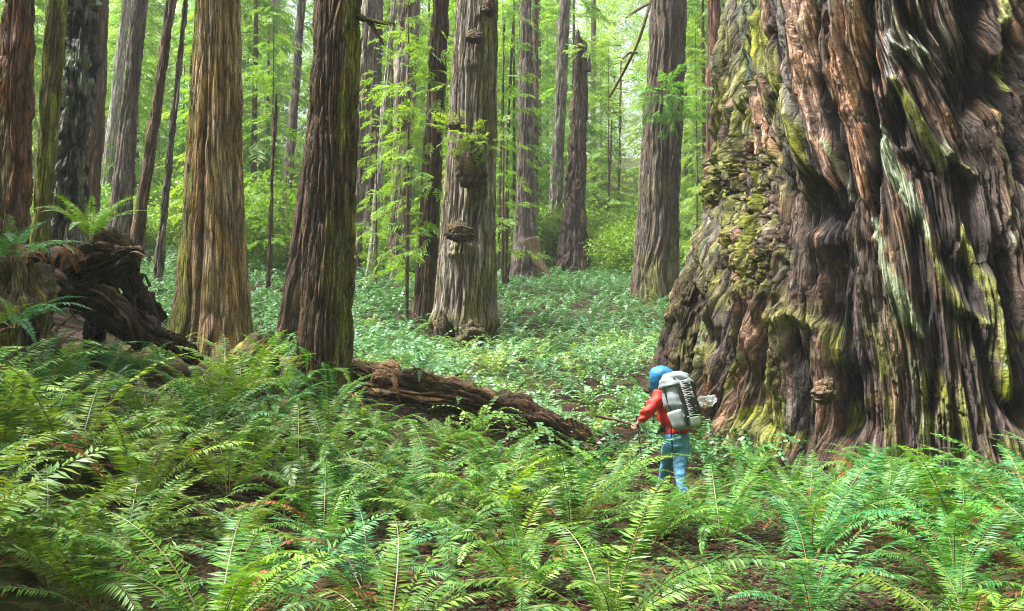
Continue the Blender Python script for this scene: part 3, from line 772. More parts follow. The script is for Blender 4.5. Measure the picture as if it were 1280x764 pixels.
    R = Rn + dr
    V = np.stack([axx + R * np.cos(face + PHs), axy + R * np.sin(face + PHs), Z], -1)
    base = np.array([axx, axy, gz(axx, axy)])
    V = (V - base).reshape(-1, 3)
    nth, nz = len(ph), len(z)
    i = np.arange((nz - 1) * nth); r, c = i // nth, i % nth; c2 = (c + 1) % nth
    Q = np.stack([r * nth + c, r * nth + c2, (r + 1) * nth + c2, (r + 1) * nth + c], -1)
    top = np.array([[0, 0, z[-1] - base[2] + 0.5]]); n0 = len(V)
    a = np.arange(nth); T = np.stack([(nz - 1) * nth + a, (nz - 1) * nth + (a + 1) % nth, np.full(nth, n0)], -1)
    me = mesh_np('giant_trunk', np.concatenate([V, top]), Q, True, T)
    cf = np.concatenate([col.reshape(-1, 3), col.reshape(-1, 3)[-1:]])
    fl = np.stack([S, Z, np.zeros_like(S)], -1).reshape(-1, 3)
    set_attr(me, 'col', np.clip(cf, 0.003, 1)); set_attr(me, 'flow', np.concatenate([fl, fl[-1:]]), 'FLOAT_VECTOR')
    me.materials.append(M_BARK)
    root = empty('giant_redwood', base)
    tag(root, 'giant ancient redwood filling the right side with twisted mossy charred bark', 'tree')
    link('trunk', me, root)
    # round burl knob beside the dark cleft
    burl(root, 1031, 492, 12.10, .32, .34, 9, .16, 'brown', .3)
    # buttress root on the left, dark and shaggy
    for k, (pts, r0) in enumerate([([(880, 330, 15.7), (856, 400, 15.5), (842, 450, 15.3), (834, 540, 15.0)], 0.30),
                                   ([(862, 390, 15.2), (850, 440, 15.0), (846, 560, 14.6)], 0.26)]):
        path = [P(*q) - base for q in pts]
        link('root', bark_mesh('root', path, lambda t, r0=r0: r0 * (0.75 + 0.5 * t), 70, 110,
             bark_disp('rot', 140 + k, strip=0.09, amp=0.06, rough=0.34, moss=0.25, mossh=3.0, vlen=0.5)), root)
    return root
build_giant()

# ------------------------------------------------------------------ foliage templates
def qarr(l): return np.array(l, np.float32)
def needle_spray(n=9, seed=0):
    """flat conifer spray, 1 m long: twigs on both sides of a drooping axis."""
    r = np.random.default_rng(seed); out = []
    for i in range(n):
        for sd in (-1, 1):
            t = 0.06 + 0.86 * (i + r.uniform(-.3, .3)) / n
            ln = (0.40 * math.sin(PI * min(1, t * 0.85 + 0.22))) * r.uniform(.75, 1.15)
            a = math.radians(r.uniform(38, 60)); d = np.array([math.cos(a), sd * math.sin(a), r.uniform(-.25, .08)])
            b = np.array([t, 0, -0.16 * t * t]); w = np.array([-d[1], d[0], 0]) * 0.034
            tip = b + d * ln; tip[2] -= 0.12 * ln
            m = b + d * ln * .45
            out.append([b, m + w, tip, m - w])
    d = np.array([0.2, 0, -0.08]); b = np.array([.86, 0, -.13])
    out.append([b, b + d * .5 + [0, .03, 0], b + d, b + d * .5 - [0, .03, 0]])
    # the twig axis
    out.append([[0, .006, 0], [.9, .004, -.14], [.9, -.004, -.14], [0, -.006, 0]])
    return qarr(out)
def leaf_clump(n=16, seed=0, size=0.16):
    r = np.random.default_rng(seed); out = []
    for i in range(n):
        c = r.normal(0, 0.33, 3) * [1, 1, .55]
        d = r.normal(0, 1, 3); d[2] *= .45; d /= np.linalg.norm(d)
        s = np.cross(d, r.normal(0, .35, 3) + [0, 0, 1]); s /= np.linalg.norm(s)
        l = size * r.uniform(.7, 1.3); w = l * .34
        out.append([c, c + d * l * .5 + s * w, c + d * l, c + d * l * .5 - s * w])
    return qarr(out)
def place(tmpl, M):
    """tmpl (q,4,3), M (n,3,4) -> (n*q,4,3)"""
    o = np.einsum('nij,qkj->nqki', M[:, :, :3], tmpl) + M[:, None, None, :, 3]
    return o.reshape(-1, 4, 3)
def frames(pos, xdir, scale, r, rollj=0.4):
    pos = np.asarray(pos, float); x = np.asarray(xdir, float); x = x / np.linalg.norm(x, axis=1)[:, None]
    up = np.array([0, 0, 1.0]) + r.normal(0, rollj, pos.shape)
    y = np.cross(up, x); y /= np.linalg.norm(y, axis=1)[:, None] + 1e-9
    z = np.cross(x, y)
    M = np.stack([x, y, z], -1) * np.asarray(scale)[:, None, None]
    return np.concatenate([M, pos[..., None]], -1)
SPR = [needle_spray(9, 1), needle_spray(8, 2), needle_spray(10, 3)]
CLP = [leaf_clump(16, 1), leaf_clump(18, 2), leaf_clump(14, 3)]

def conifer_crown(h, rad, nbr, seed, spr=0.75, z0=0.08, gap=0.0):
    r = np.random.default_rng(seed); pos, dr, sc, tw = [], [], [], []
    for i in range(nbr):
        f = z0 + (1 - z0) * ((i + r.random()) / nbr) ** 0.9
        az = r.uniform(0, 2 * PI); ln = rad * (1 - f) ** 0.75 * r.uniform(.55, 1.15) + 0.25
        if r.random() < gap: continue
        up = r.uniform(-.25, .35)
        d0 = np.array([math.cos(az), math.sin(az), up])
        n = max(2, int(ln / (spr * .42)))
        b = np.array([0, 0, f * h])
        e = b + d0 * ln + np.array([0, 0, -0.22 * ln])
        tw.append([b + [0, 0, .015], e + [0, 0, .006], e, b])
        for k in range(n):
            t = (k + .5 + r.uniform(-.3, .3)) / n
            p = b + d0 * ln * t + np.array([0, 0, -0.22 * ln * t * t])
            a2 = az + (r.uniform(.3, 1.0) * (1 if k % 2 else -1) if t < .85 else 0)
            pos.append(p); dr.append([math.cos(a2), math.sin(a2), up * .4 - .30 * t - r.uniform(0, .25)])
            sc.append(spr * r.uniform(.6, 1.15))
    pos, dr, sc = np.array(pos), np.array(dr), np.array(sc)
    M = frames(pos, dr, sc, r, .3)
    ix = r.integers(0, 3, len(M))
    Q = np.concatenate([place(SPR[k], M[ix == k]) for k in range(3)])
    return np.concatenate([Q, qarr(tw)])
def shrub_crown(rad, h, n, seed, cs=0.8):
    r = np.random.default_rng(seed)
    u = r.normal(0, 1, (n, 3)); u /= np.linalg.norm(u, axis=1)[:, None]
    lum = 0.75 + 0.5 * fbm(np.arctan2(u[:, 1], u[:, 0]) * 1.6 + 9, u[:, 2] * 2.2 + 5, 3, seed)
    k = r.uniform(.35, 1, n) ** .6 * lum
    pos = np.stack([u[:, 0] * rad * k, u[:, 1] * rad * k, h * .5 + u[:, 2] * h * .5 * k], -1)
    M = frames(pos, r.normal(0, 1, (n, 3)) * [1, 1, .4] + u * .5, cs * r.uniform(.6, 1.2, n), r, .4)
    ix = r.integers(0, 3, n)
    return np.concatenate([place(CLP[j], M[ix == j]) for j in range(3)])

CROWN = [mesh_quads('conifer_crown', conifer_crown(12, 2.1, 150, 10 + k, 0.8)) for k in range(4)]
CROWN_THIN = [mesh_quads('airy_crown', conifer_crown(9, 1.35, 90, 30 + k, 0.55, 0.12, 0.35)) for k in range(2)]
SHRUB = [mesh_quads('shrub_crown', shrub_crown(1.3, 1.9, 330, 40 + k, 0.75)) for k in range(4)]
for m in CROWN + CROWN_THIN: m.materials.append(M_NEEDLE)
for m in SHRUB: m.materials.append(M_SHRUB)
def pole_mesh(h, r0, seed):
    return bark_mesh('sapling_trunk', [(0, 0, -.3), (.03, .02, h * .5), (0, 0, h)], lambda t: r0 * (1 - t) + .006, 12, 20, bark_disp('brown', seed, strip=.06, amp=.004))
POLE = [pole_mesh(12, .11, 201), pole_mesh(9, .05, 202)]
STEM = bark_mesh('shrub_stem', [(0, 0, -.2), (.05, 0, .5), (0.0, .05, 1.1)], lambda t: .035 * (1 - t) + .006, 8, 8, bark_disp('brown', 205, strip=.05, amp=.002))

def sapling(kind, label, cat, group, x, y, meshes, pole, sc, seed, tint=(1, 1, 1), zs=1.0):
    r = np.random.default_rng(seed)
    b = empty(kind, (x, y, gz(x, y) - .05), r.uniform(0, 6.28)); b.scale = (sc, sc, sc * zs)
    tag(b, label, cat, group)
    c = link('crown', meshes[int(r.integers(len(meshes)))], b); c.color = (*tint, 1)
    link('trunk', pole, b)
    return b
r = np.random.default_rng(77)
# young conifers among and behind the trunks (photo x, depth, scale)
YOUNG = []
for d, n in ((46, 12), (54, 15), (63, 17), (74, 18)):
    for k in range(n):
        px = -120 + 1240 * (k + r.uniform(.1, .9)) / n
        if 715 < px < 805 and (d < 50 or r.random() < .2): continue
        YOUNG.append((px, d + r.uniform(-3, 3), r.uniform(.85, 1.7)))
for px, d, s in YOUNG:
    x = (px - 640) / F * d
    t = r.uniform(.8, 1.25)
    sapling('young_conifer', 'bright green young conifer in the misty growth behind the trunks', 'conifer', 'young conifers behind the trunks', x, d, CROWN, POLE[0], s,
            int(r.integers(1e6)), (t * r.uniform(.85, 1.1), t, t * 1.1), r.uniform(1, 1.5))
# airy saplings nearer the camera
for px, d, s, lab in ((508, 24.5, 1.02, 'airy green sapling in front of the ribbed trunks left of the burled tree'),
                      (470, 29.0, .75, 'small olive sapling low at the foot of the ribbed trunks'),
                      (628, 31.0, 1.05, 'yellow green sapling right beside the bowed thin stem'),
                      (240, 33.0, .9, 'loose green sapling left of the golden trunk'),
                      (338, 30.0, .95, 'green sapling between the golden and the dark trunk'),
                      (872, 38.0, 1.0, 'green sapling between the sprigged redwood and the reddish trunk'),
                      (762, 50.0, 1.1, 'sparse pale sapling among the bare twiggy stems')):
    sapling('airy_sapling', lab, 'sapling', 'airy saplings between the trunks', (px - 640) / F * d, d, CROWN_THIN, POLE[1], s, int(px), (1.15, 1.1, .9), 1.15)
# shrubs of the understorey
for k in range(130):
    d = r.uniform(31, 66); px = r.uniform(-80, 1020)
    if k > 95: px = r.uniform(590, 860)
    if d < 42 and 600 < px < 850: d = r.uniform(43, 58)
    s = r.uniform(.6, 1.5); t = r.uniform(.8, 1.3)
    x = (px - 640) / F * d
    b = sapling('huckleberry_shrub', 'yellow green leafy shrub of the understorey beyond the fern clearing', 'shrub', 'shrubs of the understorey', x, d, SHRUB, STEM, s,
            int(r.integers(1e6)), (t * r.uniform(.85, 1.15), t, t), r.uniform(.8, 1.3))

for px, d, s in ((608, 42, 1.0), (630, 45, 1.3), (748, 46, 1.3), (776, 44, 1.2), (800, 41, 1.0), (690, 50, 1.5), (478, 36, .9), (452, 40, 1.1), (762, 52, 1.8), (735, 50, 1.2), (640, 52, 1.7)):
    t = r.uniform(.9, 1.3)
    sapling('huckleberry_shrub', 'yellow green leafy shrub of the understorey beyond the fern clearing', 'shrub', 'shrubs of the understorey', (px - 640) / F * d, d, SHRUB, STEM, s, int(px * d), (t * 1.05, t, t), 1.0)

# far hillside forest: reads as one mass, plus an unseen ring added to block sky fill
def far_forest_and_blockers():
    r = np.random.default_rng(5); Q = []
    ring = []
    for q in range(90):     # the wood goes on unseen around the viewer; added to cut low sky fill
        a = math.radians(52 + 256 * (q + r.random()) / 90); rad_ = r.uniform(16, 46)
        xx, yy = rad_ * math.sin(a), rad_ * math.cos(a); ring.append((xx, yy, 1.0 if yy < -8 else gz(xx, yy)))
    for k in range(240):
        d = r.uniform(84, 128); px = r.uniform(-260, 1500)
        if 690 < px < 790 and r.random() < .4: continue
        x = (px - 640) / F * d; z = gz(x, d); h = r.uniform(16, 34); n = int(h * 26)
        f = r.random(n) ** .8; rr = 4.6 * (1 - f) ** .7 * r.uniform(.3, 1, n) + .3; az = r.uniform(0, 2 * PI, n)
        if k >= 150: x, d, z = ring[k - 150]
        pos = np.stack([x + rr * np.cos(az), d + rr * np.sin(az), z + f * h], -1)
        M = frames(pos, np.stack([np.cos(az), np.sin(az), r.uniform(-.5, .1, n)], -1), r.uniform(.9, 1.9, n), r, .4)
        Q.append(place(needle_spray(4, 9)[:8] * [1, 1.3, 1], M))
    o = link('distant_forest_and_blockers', mesh_quads('distant_forest_and_blockers', np.concatenate(Q)), mats=M_NEEDLE)
    o.color = (1.3, 1.3, 1.5, 1)  # paler tint: distance mist put into the leaf colour
    tag(o, 'pale green far forest covering the hillside behind, plus added unseen crowns blocking low sky light', kind='stuff')
far_forest_and_blockers()

# sprigs on trunks and dead branches
def sprig(parent, loc, seed, n=26, sc=.38, tint=(1, 1, 1), spread=.45):
    r = np.random.default_rng(seed)
    u = r.normal(0, 1, (n, 3)); u[:, 1] = -np.abs(u[:, 1]); u[:, 2] *= .6
    pos = np.asarray(loc) + u * spread * .5
    Q = place(SPR[0], frames(pos, u + [0, 0, -.3], sc * r.uniform(.6, 1.2, n), r, .5))
    o = link('foliage', mesh_quads('foliage', Q), parent, mats=M_NEEDLE); o.color = (*tint, 1)
def on(tr, px, py, depth): return P(px, py, depth) - np.array(tr[0].location)
T = trees['right']; sprig(T[0], on(T, 830, 122, 29.2), 1, 70, .55, (.75, 1.0, .8), 1.0); sprig(T[0], on(T, 838, 146, 29.2), 4, 30, .45, (.75, 1.0, .8), .7)
T = trees['burl']; sprig(T[0], on(T, 578, 170, 21.1), 2, 26, .4, (1.3, 1.1, .8), .45); sprig(T[0], on(T, 608, 180, 21.2), 3, 22, .4, (1.3, 1.1, .8), .4)
sprig(snag_root, snag_top + np.array([.2, -.3, .3]), 6, 22, .6, (1.3, 1.2, .8), .8)
for k in range(5):
    T = trees['companion']; sprig(T[0], on(T, 545 + 14 * math.sin(k * 2.1), 60 + 55 * k, 24.6), 20 + k, 18, .6, (1.1, 1.1, .9), .9)
def branch(parent, pts, r0, seed, name='branch', pal='brown', moss=.8):
    loc = np.array(parent.location)
    path = [P(*q) - loc for q in pts]
    link(name, bark_mesh(name, path, lambda t: r0 * (1 - .8 * t) + .006, 12, 40, bark_disp(pal, seed, strip=.04, amp=.008, rough=.06, moss=moss, mossh=20)), parent)
R0 = trees['right'][0]
branch(R0, [(838, -150, 30), (822, -60, 27), (812, 10, 25.5), (795, 60, 25), (775, 98, 24.8), (761, 122, 24.8)], .085, 301)
branch(R0, [(810, 5, 25.4), (798, 12, 25.2), (782, 22, 25)], .035, 302)
branch(R0, [(797, 66, 25), (786, 66, 24.9), (778, 74, 24.8)], .025, 303)
R1 = trees['dark'][0]
branch(R1, [(432, 12, 13), (455, 24, 12.9), (475, 28, 12.8), (494, 31, 12.8)], .035, 305, moss=.5)
branch(R1, [(462, 26, 12.9), (470, 38, 12.85), (480, 56, 12.8)], .02, 306, moss=.5)
R2 = trees['mid'][0]
branch(R2, [(664, 300, 37.2), (672, 325, 37), (684, 345, 36.7), (696, 358, 36.5)], .30, 307, 'root', 'brown', .3)
for lab in ('taller of the two bare twiggy stems in the bright gap', 'shorter bare twiggy stem in the bright gap'):
    tr = trees[lab]; b = np.array(tr[0].location)
    for k in range(16):
        rr = np.random.default_rng(k + len(lab)); hz = 2.0 + k * .62; az = rr.uniform(0, 6.28); ln = rr.uniform(.5, 1.3)
        p0 = tr[2] * hz; p1 = p0 + np.array([math.cos(az) * ln, math.sin(az) * ln, rr.uniform(-.3, .05)])
        link('twig', bark_mesh('twig', [p0, (p0 + p1) / 2 + [0, 0, .05], p1], lambda t: .022 * (1 - t) + .004, 6, 6, bark_disp('brown', 3, strip=.05, amp=.001)), tr[0])

# ------------------------------------------------------------------ sword ferns
def frond_geo(L, e0, e1, npair, wmax, seed, side=0.0, rach=True):
    """one arching frond along +x; returns leaf quads, stem quads"""
    r = np.random.default_rng(seed)
    n = 60; t = np.linspace(0, 1, n)
    e = np.radians(e0 + (e1 - e0) * t ** 1.25)
    sw = np.radians(side * t)
    dx = np.cos(e) * np.cos(sw); dy = np.cos(e) * np.sin(sw); dz = np.sin(e)
    D = np.stack([dx, dy, dz], -1)
    C = np.concatenate([[[0, 0, 0]], np.cumsum((D[1:] + D[:-1]) / 2, axis=0)]) * (L / (n - 1))
    tp = np.linspace(0.13, 0.985, npair)
    c = np.stack([np.interp(tp, t, C[:, k]) for k in range(3)], -1)
    T = np.stack([np.interp(tp, t, D[:, k]) for k in range(3)], -1); T /= np.linalg.norm(T, axis=1)[:, None]
    Y = np.stack([-np.sin(sw[(tp * (n - 1)).astype(int)]), np.cos(sw[(tp * (n - 1)).astype(int)]), 0 * tp], -1)
    N = np.cross(T, Y)
    prof = np.minimum(1, 0.55 + 1.8 * (tp - .13)) * (1 - tp ** 2.4) ** .85
    out = []
    gapn = L / npair * .46
    for sd in (-1, 1):
        ln = wmax * prof * r.uniform(.86, 1.08, npair) + .006
        a = np.radians(12 + 34 * tp ** 1.5 + r.normal(0, 5, npair))
        d = sd * Y * np.cos(a)[:, None] + T * np.sin(a)[:, None]
        d = d - N * (-0.10 + r.normal(0, .13, npair))[:, None] * -1
        d[:, 2] -= .05
        d /= np.linalg.norm(d, axis=1)[:, None]
        wv = np.cross(N, d) * gapn; wv += N * (r.normal(0, .25, npair) * gapn)[:, None]
        b = c; tip = c + d * ln[:, None]; tip[:, 2] -= ln * .07
        m = c + d * (ln * .38)[:, None]
        out.append(np.stack([b - wv * .55, m - wv * .9, tip, m + wv * .75], 1))
    Qs = np.concatenate(out)
    st = []
    if rach == 'lite':
        k = np.linspace(0, n - 1, 4).astype(int); pc = C[k]; w = np.array([0, .003, 0])
        st = [[a - w, b - w, b + w, a + w] for a, b in zip(pc[:-1], pc[1:])]
    elif rach:
        k = np.linspace(0, n - 1, 13).astype(int); pc = C[k]; w = np.linspace(.0042, .0012, 13) * (L / .9)
        for a, b, wa, wb in zip(pc[:-1], pc[1:], w[:-1], w[1:]):
            o1 = [np.array(q) for q in ((0, 1, 0), (0, -.5, .9), (0, -.5, -.9))]
            for j in range(3):
                p, q = o1[j], o1[(j + 1) % 3]
                st.append([a + p * wa, b + p * wb, b + q * wb, a + q * wa])
    return Qs, qarr(st).reshape(-1, 4, 3)

def frond_mesh(name, mats, *a, **k):
    q, s = frond_geo(*a, **k)
    me = mesh_quads(name, np.concatenate([q, s]), midx=np.r_[np.zeros(len(q), int), np.ones(len(s), int)])
    for m in mats: me.materials.append(m)
    return me
FR = []
for k in range(14):
    f = k / 13
    FR.append(frond_mesh('frond', (M_FERN, M_RACHIS), 0.95, 78 - 34 * f + 5 * math.sin(k * 5), 6 - 58 * f + 18 * math.sin(k * 3), 46, .115, 400 + k, 14 * math.sin(k * 2.3)))
FD = [frond_mesh('dead_frond', (M_DEAD, M_RACHIS_DEAD), 0.8, 60 - 12 * k, -60 - 8 * k, 30, .07, 450 + k, 20 * math.sin(k)) for k in range(4)]

def fern(label, x, y, size, nfr, seed, tint=(1, 1, 1), dead=1, upright=0.0, group=None, zoff=0.0, z=None, lean=None):
    r = np.random.default_rng(seed)
    b = empty('sword_fern', (x, y, (gz(x, y) if z is None else z) + zoff), r.uniform(0, 6.28) if lean is None else lean)
    tag(b, label, 'fern', group)
    for k in range(nfr):
        f = np.clip((k + .5) / nfr + r.uniform(-.12, .12) - upright * .5, 0, .999)
        me = FR[int(f * 14)]
        o = link('frond', me, b)
        az = k * 2.39996 + r.uniform(-.3, .3)
        if lean is not None: az = r.uniform(-1.5, 1.5) * (1.0 if r.random() < .8 else 2)
        o.rotation_euler = (r.uniform(-.25, .25), r.uniform(-.15, .2) * (1 - upright), az)
        s = size * r.uniform(.72, 1.12); o.scale = (s, s, s)
        o.location = (.03 * math.cos(az), .03 * math.sin(az), 0)
        v = r.uniform(.8, 1.22); h = r.uniform(-.14, .14)
        o.color = (tint[0] * v * (1 + h), tint[1] * v, tint[2] * v * (1 - h), 1)
    for k in range(dead):
        o = link('dead_frond', FD[int(r.integers(4))], b)
        o.rotation_euler = (r.uniform(-.3, .3), r.uniform(-.4, .35), r.uniform(0, 6.28))
        s = size * r.uniform(.75, 1.25); o.scale = (s, s, s); v = r.uniform(.6, 1.2); o.color = (v, v, v, 1)
    return b

PLACED = []
BLUE = (0.95, 1.2, 2.3); FRESH = (1.35, 1.2, .8); OLIVE = (1.35, 1.0, .75); LIMEY = (1.9, 1.55, .6)
KEY = [  # label, px, py of the foot, size, fronds, tint, dead, upright
 ('pale blue green sword fern spreading low at the front edge', 455, 742, 1.05, 15, BLUE, 1, 0),
 ('sword fern with long fronds arching left across the middle front of the bed', 560, 690, 1.1, 16, FRESH, 1, 0),
 ('big glossy sword fern at the bottom edge below the hiker, fronds reaching left', 655, 752, 1.05, 15, FRESH, 0, 0),
 ('sword fern whose pale fronds cross in front of the hiker\'s feet', 815, 682, .95, 14, FRESH, 1, 0),
 ('tall arching sword fern below the dark cleft of the giant trunk', 1010, 655, 1.05, 16, FRESH, 2, 0),
 ('bright green sword fern with a long frond reaching right along the giant\'s foot', 1120, 640, 1.15, 16, (1.0, 1.35, .9), 1, 0),
 ('sword fern filling the bottom right corner with blue green fronds', 1195, 735, 1.1, 15, (.95, 1.25, 1.2), 1, 0),
 ('yellowing sword fern by the right edge under the giant trunk', 1250, 650, 1.0, 14, (1.4, 1.15, .8), 3, 0),
 ('upright shuttlecock fern standing in front of the long fallen log', 610, 612, 1.0, 15, (1.1, 1.1, .9), 1, .5),
 ('upright olive green fern beside the rotten log stump on the left', 330, 560, .85, 13, OLIVE, 1, .5),
 ('sword fern with reddish dying fronds beside the bare duff patch', 290, 700, 1.05, 12, OLIVE, 4, .2),
 ('tall olive fern thicket corner plant at the lower left edge', 60, 735, 1.25, 18, OLIVE, 1, .6),
 ('olive sword fern among tall stalks, right of the lower left corner plant', 150, 720, 1.2, 17, OLIVE, 1, .6),
 ('low fern brushing the hiker\'s shins at the edge of the path', 842, 655, .85, 13, FRESH, 1, 0),
 ('low fern by the giant\'s foot, just right of the hiker\'s shoes', 885, 640, .6, 10, FRESH, 1, 0),
 ('lowest olive fern spreading along the bottom edge near the left corner', 120, 766, 1.1, 14, OLIVE, 1, .1),
 ('small fern alone on the oxalis at the bottom, right of centre', 880, 745, .6, 9, FRESH, 1, 0),
]
for i, (lab, px, py, sz, nf, ti, dd, upr) in enumerate(KEY):
    g = ground_at(px, py); PLACED.append((g[0], g[1]))
    fern(lab, g[0], g[1], sz, nf, 500 + i, ti, dd, upr)
def at(px, py, d): return P(px, py, d)
# ferns perched on wood and banks
p = at(112, 300, 12.75); fern('lime green upright fern perched on top of the upturned root', p[0], p[1], .85, 18, 520, LIMEY, 0, .7, z=p[2])
p = at(12, 330, 11.6); fern('blue green drooping fern on the mossy bank at the left edge', p[0], p[1], .95, 15, 521, BLUE, 2, 0, z=p[2])
p = at(18, 410, 10.8); fern('blue green fern hanging below another on the left bank', p[0], p[1], 1.0, 14, 522, BLUE, 2, -.3, z=p[2])
for k_, (px_, py_, d_, lb_) in enumerate(((30, 440, 10.9, 'long frond fern draped before the mossy stump at the left edge'), (150, 470, 12.4, 'dark blue green fern at the toe of the upturned root'), (48, 455, 11.3, 'blue green fern on the bank under the arch of the upturned root'), (20, 500, 10.5, 'drooping blue green fern at the left edge over the mossy stump'), (88, 500, 11.2, 'pale fern right of the mossy stump at the left edge'))):
    p = at(px_, py_, d_); fern(lb_, p[0], p[1], .85, 13, 540 + k_, BLUE, 1, .0, z=None)
p = at(349, 412, 17.5); fern('bright green upright fern growing between the golden and the dark trunk', p[0], p[1], .85, 14, 523, (1.5, 1.6, .7), 0, .7, z=None)
p = at(445, 455, 13.9); fern('yellow green fern sprouting behind the left end of the fallen log', p[0], p[1], .75, 13, 524, LIMEY, 1, .5, z=None)
p = at(528, 470, 13.4); fern('blue green fern draped over the middle of the fallen log', p[0], p[1], .65, 11, 525, BLUE, 2, -.2, z=p[2])
p = at(205, 440, 13.8); fern('pale bluish fern between the upturned root and the golden trunk', p[0], p[1], .6, 9, 526, BLUE, 0, .4, z=None)
p = at(590, 480, 13.6); fern('fresh green fern behind the middle of the fallen log', p[0], p[1], .65, 12, 527, FRESH, 1, .5, z=None)
p = at(385, 425, 15.0); fern('olive fern against the left foot of the dark trunk', p[0], p[1], .6, 9, 528, OLIVE, 1, .1, z=None)

# a lone curled brown fern at the giant's foot
g = ground_at(1080, 618)
b = empty('dead_fern', g); tag(b, 'rust brown curled dead fern standing before the giant\'s dark cleft', 'fern')
for k in range(3):
    o = link('frond', FD[k], b); o.rotation_euler = (0, -.5, 2.6 + .9 * k); o.scale = (.9 - .2 * k,) * 3; o.color = (1.3, 1, .9, 1)

GAP = [(255, 690, 62, 45), (110, 745, 40, 25), (320, 655, 40, 30), (905, 735, 60, 34), (945, 655, 45, 25), (900, 640, 40, 14), (760, 735, 30, 24), (300, 745, 60, 20), (1090, 700, 34, 20)]
ZONE = [('olive green sword fern in the tall thicket at the lower left', OLIVE), ('green sword fern in the dense bed before the fallen log', FRESH), ('glossy green sword fern in the bed at the foot of the giant trunk', (1.2, 1.3, .8))]
rp_ = np.random.default_rng(21)
GX, GY = 6.69, 16.0
cnt = 0
for tr_ in range(9000):
    y = 6.2 + 7.2 * rp_.random() ** 1.2; x = rp_.uniform(-.60, .60) * y
    if math.hypot(x - GX, y - GY) < 5.0: continue
    z = gz(x, y); px, py = project((x, y, z))
    if py > 850: continue
    if any(((px - a) / w) ** 2 + ((py - b_) / h) ** 2 < (2.6 if b_ > 680 else 1.5) for a, b_, w, h in GAP): continue
    if 770 < px < 905 and y > 9.4: continue              # keep the hiker's path open
    if abs(px - 285) < 60 and 12.2 < y: continue
    if px > 420 and px < 770 and y > 12.3: continue
    dmin = (.80 if y < 8.8 else .52) + (.08 if px > 800 else 0)
    if 420 < px < 765 and y > 11.75: continue
    if any((x - a) ** 2 + (y - b_) ** 2 < dmin ** 2 for a, b_ in PLACED): continue
    PLACED.append((x, y)); cnt += 1
    zi = 0 if px < 330 else (1 if px < 800 else 2)
    lab, ti = ZONE[zi]
    k = rp_.uniform(.85, 1.15)
    m = rp_.random()
    if m < .28: ti = tuple(a * .4 + b_ * .6 for a, b_ in zip(ti, BLUE))
    elif m < .5: ti = tuple(a * .4 + b_ * .6 for a, b_ in zip(ti, OLIVE))
    elif m < .58: ti = LIMEY
    sz = rp_.uniform(.9, 1.3) * (1.15 if zi == 0 else 1) * (1.22 if y < 9.2 else 1) * (.72 if y > 10.3 and px > 560 else 1) * (.6 if y > 10.8 and px < 260 else 1)
    fern(lab, x, y, sz, int(rp_.integers(10, 15)), 1000 + cnt, tuple(c * k for c in ti), int(rp_.integers(1, 4)), rp_.uniform(-.1, .35) + (.25 if zi == 0 else 0), group=lab.replace('sword fern', 'sword ferns'))
    if cnt >= 118: break
print('foreground ferns', cnt)

# ferns of the clearing: one mesh each (too small to show their fronds), the rest as one carpet
def small_fern(seed, nfr=11, npair=12, L=1.0):
    r = np.random.default_rng(seed); Q = []
    for k in range(nfr):
        f = (k + .5) / nfr
        q, st_ = frond_geo(L * r.uniform(.7, 1.15), 80 - 30 * f + r.normal(0, 6), -25 - 60 * f + r.normal(0, 12), npair, .095, seed * 50 + k, r.normal(0, 12), rach='lite')
        q = np.concatenate([q, st_]); a = k * 2.4 + r.uniform(-.3, .3); c, s = math.cos(a), math.sin(a)
        Q.append(q @ np.array([[c, s, 0], [-s, c, 0], [0, 0, 1]]))
    return np.concatenate(Q)
SF = [small_fern(60 + k) for k in range(7)]
M_CARPET = leaf_material('fern_carpet_sheen_green', [(0.0, (0.03, 0.095, 0.035)), (0.4, (0.075, 0.18, 0.06)), (0.75, (0.17, 0.29, 0.13)), (1.0, (0.32, 0.41, 0.24))], trans=0.3, rough=0.4, spec=0.5)  # pale upper stops: sky sheen on the fronds put into the colour
SFM = [mesh_quads('small_fern', q) for q in SF]
for m in SFM: m.materials.append(M_CARPET)
rc = np.random.default_rng(31); spots = []
trunk_xy = [(o.location.x, o.location.y) for o in bpy.data.objects if o.type == 'EMPTY' and o.get('category') in ('tree', 'snag')]
for k in range(26000):
    y = 12.6 + 38 * rc.random() ** 1.35
    px = rc.uniform(-30, 940); x = (px - 640) / F * y
    if math.hypot(x - GX, y - GY) < 4.3: continue
    if y < 14.2 and px < 560 : continue
    if math.hypot(x - HIK[0], y - HIK[1]) < 1.0 or (720 < px < 880 and y < 12.4): continue
    if any((x - a) ** 2 + (y - b_) ** 2 < .7 for a, b_ in trunk_xy): continue
    if px < 420 and y < 18: continue
    spots.append((x, y, px))
